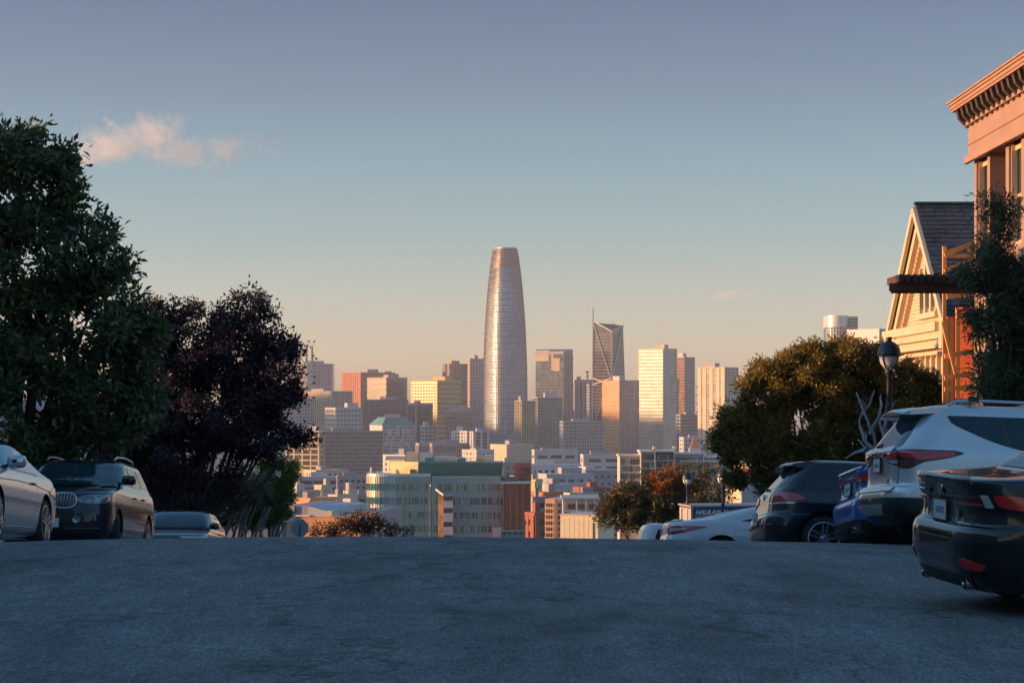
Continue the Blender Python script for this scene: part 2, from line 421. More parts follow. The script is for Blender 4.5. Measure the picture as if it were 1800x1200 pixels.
def tower(name, label, d, x0, xm, x1, ytop, a=45, w='grey', g='dark', fh=4.0, br=.4, pp=4.5, pr=.3, left=None, right=None,
          lw=None, zbase=None, plant=1, cat='building', dep=None, pier_w=None, ybot=None, parap=1.2, roofw=None):
    """a block seen at its near corner xm: left face x0..xm, right face xm..x1"""
    k = d / F; a = R(a)
    c = P(xm, ytop, d); ztop = c.z
    zb = zbase if zbase is not None else road_z(0, d) - .5
    if ybot is not None: zb = (YH - ybot) * k
    H = ztop - zb
    w2 = max((x1 - xm) * k / math.cos(a), 1.5); w1 = max((xm - x0) * k / math.sin(a), 1.5)
    t = thing(name, label, cat, (c.x, c.y, zb), a)
    dep = dep or .35
    MB().box(0, w2, 0, w1, 0, H - .2).build('glazing', glass(g), t)
    wm = W_(w); pm_ = W_(pier_w) if pier_w else wm
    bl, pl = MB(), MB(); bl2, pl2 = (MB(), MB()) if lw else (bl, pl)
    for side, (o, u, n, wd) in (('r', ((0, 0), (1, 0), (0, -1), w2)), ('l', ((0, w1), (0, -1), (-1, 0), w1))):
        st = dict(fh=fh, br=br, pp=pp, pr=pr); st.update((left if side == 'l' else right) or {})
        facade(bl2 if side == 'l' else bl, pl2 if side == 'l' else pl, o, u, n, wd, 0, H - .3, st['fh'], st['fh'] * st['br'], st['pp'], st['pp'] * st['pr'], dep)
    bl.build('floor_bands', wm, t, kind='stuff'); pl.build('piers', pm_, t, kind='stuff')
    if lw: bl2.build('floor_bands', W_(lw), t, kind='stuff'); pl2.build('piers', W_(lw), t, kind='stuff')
    rm = W_(roofw) if roofw else wm
    r = MB().box(-dep * 1.4, w2 + .1, -dep * 1.4, w1 + .1, H - .2 - parap * .5, H + .02)
    r.build('roof', rm, t)
    rr = random.Random(hash(label) % 9999 if False else sum(map(ord, label)))
    for i in range(plant):
        bw, bd, bh_ = w2 * rr.uniform(.2, .45), w1 * rr.uniform(.2, .45), max(1.2, min(5, H * rr.uniform(.03, .07)))
        bx, by = w2 * rr.uniform(.08, .5), w1 * rr.uniform(.1, .5)
        MB().box(bx, bx + bw, by, by + bd, H, H + bh_).build('plant_room', W_(rr.choice(['grey', 'pale', 'mauve', w])), t)
    if plant and rr.random() < .6:
        MB().tube([(w2 * .4, w1 * .4, H), (w2 * .4, w1 * .4, H + max(4, H * .06))], max(.12, d / 14000), 5).build('mast', W_('dark'), t)
    return t, w2, w1, H

SKY = [
 # far row
 ('office_tower', 'tall grey tower with flat top just right of the purple tree', 3400, 505, 541, 541, 636, 60, 'mauve', 'dark', dict(fh=4, br=.45, pp=4, pr=.45)),
 ('office_tower', 'wide red granite tower lit orange with dark right face', 3300, 597, 634, 692, 654, 42, 'granite', 'dark', dict(fh=4, br=.12, pp=5, pr=.55)),
 ('office_tower', 'ribbed dark brown tower behind the gold banded block', 3350, 777, 790, 827, 639, 25, 'brown', 'dark', dict(fh=4, br=.1, pp=4, pr=.6)),
 ('office_tower', 'pink tower with dotted square windows beside the tallest tower', 3150, 822, 826, 850, 630, 10, 'pink', 'dark', dict(fh=5.0, br=.5, pp=4.6, pr=.5)),
 ('office_tower', 'dark striped slab with amber left strips, left of gold block', 3050, 643, 679, 714, 663, 45, 'tan', 'dark', dict(fh=8, br=.42, pp=60, pr=.0, right=dict(fh=4, br=.25))),
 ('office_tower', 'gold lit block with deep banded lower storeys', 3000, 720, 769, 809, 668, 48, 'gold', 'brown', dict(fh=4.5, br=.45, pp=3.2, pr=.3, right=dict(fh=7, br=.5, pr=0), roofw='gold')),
 ('office_tower', 'low copper striped block under the granite tower', 2900, 528, 583, 617, 687, 46, 'tan', 'brown', dict(fh=4, br=.2, pp=4, pr=.5)),
 ('office_tower', 'narrow grey slab beyond the granite tower roof', 3550, 660, 672, 700, 657, 30, 'mauve', 'dark', dict(fh=4, br=.5)),
 ('office_tower', 'striped brown tower left of the braced tower', 2950, 1005, 1010, 1041, 667, 15, 'mauve', 'dark', dict(fh=60, br=.05, pp=7, pr=.5)),
 ('office_tower', 'thin slate tower half hidden behind the braced tower', 2900, 1032, 1036, 1062, 676, 15, 'steel', 'grey', dict(fh=4, br=.3, pp=3, pr=.2)),
 ('office_tower', 'block with glowing orange left face below the braced tower', 2500, 1060, 1089, 1125, 668, 42, 'mauve', 'grey', dict(fh=4, br=.15, pp=2.5, pr=.3, left=dict(br=.75), lw='orange')),  # evening sun on the left face painted as an orange wall
 ('office_tower', 'pale gold sunlit glass tower with louvered crown', 2550, 1123, 1166, 1192, 612, 52, 'sand', 'pale', dict(fh=4.2, br=.34, pp=40, pr=.02)),
 ('office_tower', 'blue glass tower with copper left face behind the pale gold one', 2900, 1184, 1203, 1223, 627, 50, 'steel', 'blue', dict(fh=4.2, br=.15, pp=5, pr=.12, lw='rust', left=dict(br=.35))),  # warm light of the left face given as a rust wall colour
 ('apartment_tower', 'cream ribbed tower right of the skyline beside the bushy tree', 2300, 1230, 1274, 1301, 645, 50, 'cream', 'grey', dict(fh=3.4, br=.12, pp=8, pr=.55, right=dict(br=.35, pp=5, pr=.25))),
 ('apartment_tower', 'gold topped glass tower in front of the tallest tower', 2350, 905, 917, 941, 704, 38, 'tan', 'green', dict(fh=3.4, br=.2, pp=3.2, pr=.2)),
 ('apartment_tower', 'green glass tower with amber reflections before the tilted roof tower', 2400, 938, 945, 988, 698, 22, 'steel', 'green', dict(fh=3.4, br=.18, pp=4, pr=.1)),
 # second row
 ('office_block', 'white grey stepped office left of the teal roofed block', 2300, 569, 590, 634, 716, 35, 'pale', 'grey', dict(fh=5, br=.45, pp=5, pr=.3)),
 ('office_block', 'dark slab with plain face behind the teal roofed block', 2600, 634, 660, 716, 702, 35, 'dark', 'dark', dict(fh=4, br=.3, pp=4, pr=.3)),
 ('office_block', 'dark tower with sky blue glass strip under the gold block', 2500, 714, 731, 760, 708, 28, 'grey', 'blue', dict(fh=50, br=.05, pp=30, pr=.05)),
 ('office_block', 'blue grey glazed block below the gold banded tower', 2250, 738, 746, 766, 748, 25, 'steel', 'blue', dict(fh=4, br=.3, pp=4, pr=.15)),
 ('office_block', 'dim striped block between domed building and dotted tower', 2600, 806, 815, 850, 735, 25, 'mauve', 'dark', dict(fh=5, br=.4, pp=5, pr=.35)),
 ('office_block', 'long dark glass slab behind the left low roofs', 1900, 562, 568, 672, 757, 12, 'grey', 'grey', dict(fh=3.6, br=.28, pp=2.2, pr=.22)),
 ('apartment_block', 'yellow framed block half behind the purple tree', 1850, 500, 561, 568, 757, 70, 'yellow', 'brown', dict(fh=5, br=.22, pp=9, pr=.12)),
 ('office_block', 'pale low slab with thin ribs under the gold block', 1900, 728, 760, 828, 779, 25, 'mauve', 'grey', dict(fh=8, br=.3, pp=2.2, pr=.4)),
 ('apartment_block', 'white rose apartment block left of the tallest tower base', 1950, 793, 821, 832, 757, 60, 'white', 'dark', dict(fh=3.2, br=.45, pp=3.4, pr=.5)),
 ('apartment_block', 'slim blue and white block at the tallest tower base', 1900, 826, 832, 860, 758, 25, 'pale', 'blue', dict(fh=3.2, br=.15, pp=8, pr=.3)),
 ('office_block', 'small pale blocky office under the slim blue block', 1700, 812, 838, 868, 790, 40, 'pale', 'grey', dict(fh=4, br=.6, pp=5, pr=.5)),
 ('warehouse', 'beige windowless block with louvred right end', 1800, 862, 891, 938, 781, 30, 'sand', 'dark', dict(fh=30, br=.96, pp=3, pr=.1, right=dict(fh=3.4, br=.93))),
 ('parking_garage', 'long pale garage with dark slots under the green glass tower', 1750, 936, 940, 1016, 790, 8, 'pale', 'dark', dict(fh=7, br=.62, pp=14, pr=.2)),
 ('parking_garage', 'long pale garage with dark slots under the orange faced block', 1650, 1022, 1026, 1130, 798, 8, 'pale', 'dark', dict(fh=6, br=.55, pp=16, pr=.25)),
 ('apartment_block', 'grey white window dotted block left of the cream ribbed tower', 2000, 1196, 1202, 1232, 768, 20, 'pale', 'dark', dict(fh=4, br=.5, pp=4, pr=.5)),
 ('office_block', 'dark podium block under the copper faced tower', 2450, 1190, 1196, 1234, 728, 20, 'grey', 'dark', dict(fh=4, br=.4, pp=30, pr=.05)),
 ('office_block', 'grey glass low block under the braced tower legs', 2300, 985, 990, 1064, 740, 15, 'steel', 'grey', dict(fh=4, br=.2, pp=3, pr=.25)),
 ('office_block', 'lilac block far left behind the purple tree edge', 2600, 490, 520, 548, 700, 40, 'mauve', 'grey', dict(fh=4, br=.4, pp=4, pr=.4)),
]
for s in SKY:
    tower(s[0], s[1], *s[2:10], **s[10])

# grey tower with two stacks and a teal glazed notch
def twin_stack():
    d = 3350; k = d / F
    c = P(552, 634, d); zb = -85; H = c.z - zb
    t = thing('office_tower', 'grey tower with twin pale stacks and teal notch, far left', 'building', (c.x, c.y, zb), 0)
    MB().box(-14 * k, 33 * k, 0, 36, 0, H - 5 * k).build('glazing', glass('dark'), t)
    bl, pl = MB(), MB()
    facade(bl, pl, (-14 * k, 0), (1, 0), (0, -1), 47 * k, 0, H - 5 * k, 5.0, 2.6, 4.6, 2.3, .4)
    facade(bl, pl, (-14 * k, 36), (0, -1), (-1, 0), 36, 0, H - 5 * k, 5.0, 2.6, 4.6, 2.3, .4)
    bl.build('floor_bands', W_('mauve'), t, kind='stuff'); pl.build('piers', W_('mauve'), t, kind='stuff')
    MB().box(-14 * k, 14 * k, 4, 36, H - 5 * k, H).build('roof', W_('mauve'), t)
    MB().box(-12 * k, -3 * k, -2.5, 1, H - 40 * k, H - 1 * k).build('notch', W_('white'), t)
    MB().box(-11.6 * k, -3.4 * k, -2.9, -2.4, H - 40 * k, H - 3 * k).build('notch_glazing', glass('teal'), t)
    for x in (-14, -4.5):
        s = MB().box(x * k, (x + 2.6) * k, -3, 2, H - 2, H + 26 * k).build('stack', W_('brown'), t)
        MB().box((x + (-.6 if x < -10 else 1.9)) * k, (x + (.6 if x < -10 else 3.4)) * k, -2.6, 1.6, H - 2, H + 15 * k).build('buttress', W_('brown'), s)
        m = MB().tube([((x + 3) * k, 0, H + 26 * k), ((x + 3) * k, 0, H + 36 * k)], .35, 5).build('flag_pole', W_('pale'), t)
        MB().box((x + 3) * k, (x + 7) * k, -.1, .1, H + 32.5 * k, H + 36 * k).build('flag', W_('grey'), m)
twin_stack()

# the tallest tower: a tapering rounded shaft with rings and fins
def shaft():
    d = 3300; k = d / F
    ys = [436, 446, 460, 480, 500, 520, 540, 560, 580, 600, 625, 650, 690, 730, 805]
    hw = [20.5, 22.5, 24.6, 27.2, 29.3, 31.2, 32.8, 34.2, 35.3, 36.3, 37.3, 38, 38.5, 38.6, 38.6]
    zb = -85.5; c = P(888, 436, d); t = thing('skyscraper', 'tallest rounded tapering silver glass skyscraper in the skyline', 'skyscraper', (c.x, d, zb), 0)
    Z = [(YH - y) * k - zb for y in ys][::-1]; Wd = [h * k for h in hw][::-1]
    Z = [0] + Z; Wd = [Wd[0]] + Wd
    n = 96; rot = R(38)
    def pt(w, th, add=0.0):
        p = 3.1; ct, st = math.cos(th), math.sin(th)
        r = (abs(ct) ** p + abs(st) ** p) ** (-1 / p)
        r = r * w * .885 + add
        return (r * math.cos(th + rot), r * math.sin(th + rot))
    zz = np.linspace(0, Z[-1] - 36 * k, 80); ww = np.interp(zz, Z, Wd)
    ztop = Z[-1]; zc = ztop - 36 * k
    gm = panes_of(mat('tower_glass', (.33, .43, .56), .40, .5, var=.2, vscale=.02, spec=.9), (4, 4, 4.85), .7, 1.25)
    mb = MB(); mb.grid([[(*pt(w, 2 * math.pi * j / n), z) for j in range(n)] for z, w in zip(zz, ww)], close=True)
    mb.build('glazing', gm, t, smooth=60)
    # crown of perforated metal
    z2 = np.linspace(zc, ztop, 14); w2 = np.interp(z2, Z, Wd)
    mb = MB(); mb.grid([[(*pt(w, 2 * math.pi * j / n, -.5), z) for j in range(n)] for z, w in zip(z2, w2)], close=True)
    mb.poly(*[(*pt(w2[-1], 2 * math.pi * j / n, -.5), ztop - 6) for j in range(n)])
    mb.build('crown', mat('crown_metal', (.36, .30, .29), .42, .6, var=.3, vscale=.09, aniso=(1, 1, .25)), t, smooth=60)
    al = mat('fin_metal', (.20, .20, .22), .5, .1, var=.08)
    rings = MB(); z = 6.0; i = 0
    while z < ztop - 1:
        w = np.interp(z, Z, Wd); th = .5 if i % 2 else 1.3; dp = .3 if i % 2 else .7
        for za, zb2, dd in ((z, z + th, dp),):
            g = [[(*pt(w, 2 * math.pi * j / n, 0), za) for j in range(n)], [(*pt(w, 2 * math.pi * j / n, dd), za) for j in range(n)],
                 [(*pt(w, 2 * math.pi * j / n, dd), zb2) for j in range(n)], [(*pt(w, 2 * math.pi * j / n, 0), zb2) for j in range(n)]]
            rings.grid(g, close=True)
        z += 4.85; i += 1
    rings.build('floor_rings', mat('ring_metal', (.11, .10, .11), .6, 0, var=.1), t, kind='stuff')
    fins = MB()
    for j in range(72):
        th = 2 * math.pi * (j + .5) / 72; dth = .0085
        fz = np.linspace(0, ztop - 1.5, 26)
        for za, zb2 in zip(fz[:-1], fz[1:]):
            wa, wb = np.interp(za, Z, Wd), np.interp(zb2, Z, Wd)
            q = []
            for z, w in ((za, wa), (zb2, wb)):
                q += [(*pt(w, th - dth, -.1), z), (*pt(w, th + dth, -.1), z), (*pt(w, th + dth, .8), z), (*pt(w, th - dth, .8), z)]
            fins.hexa(q)
    fins.build('fins', al, t, kind='stuff')
    MB().box(6, 16, -8, -2, ztop - 6, ztop + 1.5).build('roof_hoist', W_('white'), t)
shaft()

# dark blue tower with a tilted crown
def tilted():
    d = 2700; k = d / F
    t = thing('apartment_tower', 'dark blue glass tower with sloping notched crown', 'building', (*P(991, 700, d).xy, -85), 0)
    z = lambda y: (YH - y) * k + 85
    A, B, C_, D_ = (-49 * k, 22), (0, 0), (16.5 * k, 18), (-32 * k, 42)
    zs = (z(613), z(620), z(613), z(612))
    mb = MB(); q = [(*A, 0), (*B, 0), (*C_, 0), (*D_, 0), (*A, zs[0]), (*B, zs[1]), (*C_, zs[2]), (*D_, zs[3])]
    mb.hexa([q[0], q[1], q[2], q[3], q[4], q[5], q[6], q[7]]); mb.build('glazing', glass('blue'), t)
    bl, pl = MB(), MB()
    for p0, p1, zt in ((A, B, zs[1] - 14), (B, C_, zs[1] - 3)):
        u = Vector((p1[0] - p0[0], p1[1] - p0[1])); L = u.length; u /= L; nrm = (u.y, -u.x)
        facade(bl, pl, p0, u, nrm, L, 0, zt, 4.2, .8, 9, .5, .3)
    bl.build('floor_bands', wall('slate_blue', (.13, .14, .17)), t, kind='stuff'); pl.build('fins', wall('slate_blue', (.13, .14, .17)), t, kind='stuff')
    # gold-lit crown frame on the left face
    u = Vector((B[0] - A[0], B[1] - A[1])); L = u.length; u /= L; nr = Vector((u.y, -u.x))
    def pl3(s, zz, off): p = Vector(A) + u * s + nr * off; return (p.x, p.y, zz)
    for s0, s1, ya, yb, nm in ((0, L * .48, 634, 615, 'crown_panel'), (L * .56, L * .64, 650, 620, 'crown_pier'), (L * .64, L * .86, 652, 629, 'crown_panel'), (0, L, 622, 617, 'crown_beam')):
        mb = MB(); off0, off1 = .05, (.5 if nm != 'crown_beam' else .9)
        mb.hexa([pl3(s0, z(ya), off0), pl3(s1, z(ya), off0), pl3(s1, z(ya), off1), pl3(s0, z(ya), off1), pl3(s0, z(yb), off0), pl3(s1, z(yb), off0), pl3(s1, z(yb), off1), pl3(s0, z(yb), off1)])
        mb.build(nm, W_('tan') if nm != 'crown_beam' else W_('mauve'), t)
tilted()

# slim tower with diagonal braces and a needle
def braced():
    d = 2750; k = d / F
    t = thing('braced_tower', 'slim tower with white diagonal braces and a needle spire', 'skyscraper', (*P(1076, 700, d).xy, -85), 0)
    z = lambda y: (YH - y) * k + 85
    def X(px): return (px - 1076) * k
    # plan: near corner at 1076, left corner 1043, right corner 1098 (top) widening below
    def ring(y, l, m, r): return [(X(l), 15), (X(m), 0), (X(r), 20), (X((l + r) / 2 + 2), 48)], z(y)
    sec = [ring(1000, 1040, 1074, 1104), ring(800, 1040, 1074, 1102), ring(670, 1042, 1075, 1100)]
    mb = MB(); g = []
    for pl_, zz in sec: g.append([(p[0], p[1], zz) for p in pl_])
    top = [(X(1044), 15, z(566)), (X(1076), 0, z(583)), (X(1096.5), 20, z(571)), (X(1070), 48, z(569))]
    g.append(top); mb.grid(g, close=True); mb.poly(*top); mb.build('glazing', glass('dark'), t)
    bl = MB()
    zz = z(1000)
    while zz < z(586):
        a = np.interp(zz, [z(1000), z(670), z(580)], [0, .62, 1])
        l, m, r = X(1040 + 4 * a), X(1074 + 2 * a), X(1104 - 8 * a)
        for p, q in (((l, 15), (m, 0)), ((m, 0), (r, 20))):
            bl.bar((p[0], p[1] - .3, zz), (q[0], q[1] - .3, zz), .5, .9)
        zz += 4.2
    bl.build('floor_bands', W_('brown'), t, kind='stuff')
    br = lambda px, y, yy: Vector((X(px), yy, z(y)))
    wm = mat('brace_white', (.62, .57, .52), .5, .2, var=.05)
    for a, b in (((1044, 564, 14.2), (1076, 583, -.8)), ((1076, 583, -.8), (1096.8, 571, 19)), ((1044, 568, 14), (1073, 664, -.8)), ((1096.5, 572, 19), (1076, 664, -.8)),
                 ((1076, 583, -.8), (1075, 670, -.8)), ((1042.5, 664, 14), (1068, 675, 1.5)), ((1042.5, 676, 14), (1075, 664, -.8)), ((1062, 700, 4), (1040, 757, 14)), ((1040, 757, 14), (1052, 800, 8)),
                 ((1040.5, 757, 14), (1062, 757, 4)), ((1043.4, 541, 14), (1042, 800, 14)), ((1043, 664, 14), (1099, 664, 19))):
        MB().bar(br(a[0], a[1], a[2]), br(b[0], b[1], b[2]), 1.5, 1.5, (0, 1, 0)).build('brace', wm, t)
    MB().tube([(X(1043.6), 15, z(568)), (X(1043), 15, z(540))], [.9, .25], 6).build('spire', wm, t)
    MB().box(X(1060), X(1082), 14, 34, z(575), z(568.5)).build('plant_room', W_('dark'), t)
braced()

# domed stone building in shade
def domed():
    d = 2450; k = d / F
    t = thing('domed_building', 'shaded brown building with rounded arched top below the dotted tower', 'building', (*P(808, 740, d).xy, -85), 0)
    z = lambda y: (YH - y) * k + 85
    MB().box(-25 * k, 25 * k, 0, 40, 0, z(724)).build('wall', W_('brown'), t)
    mb = MB(); pr = [(21 * k * math.cos(q), z(724) - 1 + 14 * k * math.sin(q)) for q in np.linspace(0, math.pi, 13)]
    mb.extrude([(x, 1, zz) for x, zz in pr], (0, 38, 0)); mb.build('vaulted_roof', W_('mauve'), t, smooth=50)
    bl, pl = MB(), MB(); facade(bl, pl, (-25 * k, 0), (1, 0), (0, -1), 50 * k, 0, z(730), 4.5, 2.4, 5, 2.3, .5)
    MB().box(-24.5 * k, 24.5 * k, -.2, 0, 5, z(732)).build('glazing', glass('dark'), t)
    bl.build('floor_bands', W_('brown'), t, kind='stuff'); pl.build('piers', W_('brown'), t, kind='stuff')
domed()

# dotted white block with a hipped teal roof
def teal_roofed():
    d = 1950; k = d / F
    t = thing('office_block', 'grey white block with hipped teal roof and dotted windows', 'building', (*P(672, 746, d).xy, -85), 0)
    z = lambda y: (YH - y) * k + 85
    A, B, C_, D_ = (-25 * k, 22), (0, 0), (56 * k, 6), (31 * k, 30)
    MB().hexa([(*A, 0), (*B, 0), (*C_, 0), (*D_, 0), (*A, z(747)), (*B, z(747)), (*C_, z(747)), (*D_, z(747))]).__class__
    mb = MB(); mb.hexa([(*A, 0), (*B, 0), (*C_, 0), (*D_, 0), (*A, z(747)), (*B, z(747)), (*C_, z(747)), (*D_, z(747))]); mb.build('wall', W_('pale'), t)
    ins = lambda p, q, f: (p[0] + (q[0] - p[0]) * f, p[1] + (q[1] - p[1]) * f)
    cen = (15 * k, 15)
    mb = MB(); lo = [(*ins(cen, p, 1.05), z(747)) for p in (A, B, C_, D_)]; hi = [(*ins(cen, p, .62), z(733)) for p in (A, B, C_, D_)]
    mb.hexa(lo + hi); mb.build('roof', W_('teal'), t)
    MB().box(3 * k, 30 * k, 8, 18, z(734), z(728)).build('plant_room', W_('pink'), t)
    rr = random.Random(4); wb = MB()
    u = Vector((C_[0], C_[1])); L = u.length; u /= L; nr = Vector((u.y, -u.x))
    for r_ in range(11):
        for c_ in range(15):
            if rr.random() < .55:
                s = 2 + c_ * 1.86; zz = z(753) - r_ * 3.0
                p = u * s + nr * .02; q = u * (s + 1.1) + nr * .02
                wb.hexa([(p.x, p.y, zz), (q.x, q.y, zz), (q.x + nr.x * -.3, q.y + nr.y * -.3, zz), (p.x - nr.x * .3, p.y - nr.y * .3, zz),
                         (p.x + nr.x * .08, p.y + nr.y * .08, zz + 1.5), (q.x + nr.x * .08, q.y + nr.y * .08, zz + 1.5), (q.x, q.y, zz + 1.5), (p.x, p.y, zz + 1.5)])
    wb.build('windows', glass('dark'), t, kind='stuff')
    for s in (3, 17):
        p = u * s + nr * .12
        MB().bar((p.x, p.y, z(769)), (p.x, p.y, z(751)), .9, .3, nr).build('slot_window', glass('dark'), t)
teal_roofed()

# round-fronted residential tower far right
def round_tower():
    d = 2500; k = d / F
    t = thing('apartment_tower', 'white round fronted tower standing alone above the bushy tree', 'building', (*P(1478, 600, d).xy, -85), 0)
    z = lambda y: (YH - y) * k + 85
    n = 40; r = 19 * k
    pts = [(-6 * k + r * math.cos(q), r * math.sin(q)) for q in np.linspace(math.pi, 2 * math.pi, n // 2)] + [(13 * k, 24), (-25 * k, 24)]
    MB().extrude([(x, y, 0) for x, y in pts], (0, 0, z(575))).build('glazing', glass('blue'), t, smooth=30)
    MB().extrude([(x * 1.01, y * 1.01 - .1, z(575)) for x, y in pts], (0, 0, z(555) - z(575))).build('crown', mat('wall_lit_white', (.66, .60, .58), .35, .3), t, smooth=30)
    MB().box(13.2 * k, 29 * k, -4, 24, 0, z(556.5)).build('wing', glass('grey'), t)
    bl, pl = MB(), MB()
    facade(bl, pl, (13.2 * k, -4), (1, 0), (0, -1), 15.8 * k, 0, z(558), 3.6, .9, 20, .3, .3)
    for q in np.linspace(math.pi, 2 * math.pi, 13):
        x, y = -6 * k + r * math.cos(q), r * math.sin(q)
        pl.bar((x, y, 0), (x, y, z(575)), .9, .7, (math.cos(q), math.sin(q), 0))
    zz = 4
    while zz < z(576):
        for q0, q1 in zip(np.linspace(math.pi, 2 * math.pi, 21)[:-1], np.linspace(math.pi, 2 * math.pi, 21)[1:]):
            bl.bar((-6 * k + (r + .1) * math.cos(q0), (r + .1) * math.sin(q0), zz), (-6 * k + (r + .1) * math.cos(q1), (r + .1) * math.sin(q1), zz), .3, .7)
        zz += 3.6
    bl.build('floor_bands', W_('white'), t, kind='stuff'); pl.build('piers', W_('white'), t, kind='stuff')
round_tower()

# details standing on or against the towers
for (x, y0, y1, d) in ((1032.5, 655, 676, 2900),):
    t = thing('roof_crane', 'red and white lattice mast on the striped brown tower roof', 'crane', P(x, y1, d))
    h = (y1 - y0) * d / F
    for i in range(5): MB().box(-1.2, 1.2, -1.2, 1.2, h * i / 5, h * (i + 1) / 5).build('mast_section', W_('brick' if i % 2 else 'white'), t)
    MB().box(-2.2, 2.2, -2, 2, h, h + 2.2).build('cab', W_('brick'), t)
# balconies stepping up the right edge of the blue glass tower: slabs
t = thing('balcony_frame', 'white frame of open slabs against the blue glass tower edge', 'frame', P(1223, 800, 2890))
MB().tube([(5.6, 0, 0), (5.6, 0, 112)], .35, 5).build('mast', W_('steel'), t)
for i in range(5): MB().box(-.5, 6, -2, 2, 47 + i * 11.6, 48.6 + i * 11.6).build('slab', W_('grey'), t)
# pink pyramid spire low right
t = thing('church_spire', 'small pink pyramid spire at the foot of the cream ribbed tower', 'spire', P(1221, 800, 1900))
MB().box(-5, 5, -5, 5, -20, 6.5).build('spire_base', W_('pale'), t)
mb = MB()
for a, b in (((-4, -4), (4, -4)), ((4, -4), (4, 4)), ((4, 4), (-4, 4)), ((-4, 4), (-4, -4))): mb.poly((*a, 6.5), (*b, 6.5), (0, 0, 19.5))
mb.build('spire_roof', W_('rust'), t)
# ------------------------------------------------------------------ middle distance
def local(d, x0): k = d / F; return (lambda px: (px - x0) * k), (lambda y, zb: (YH - y) * k - zb)

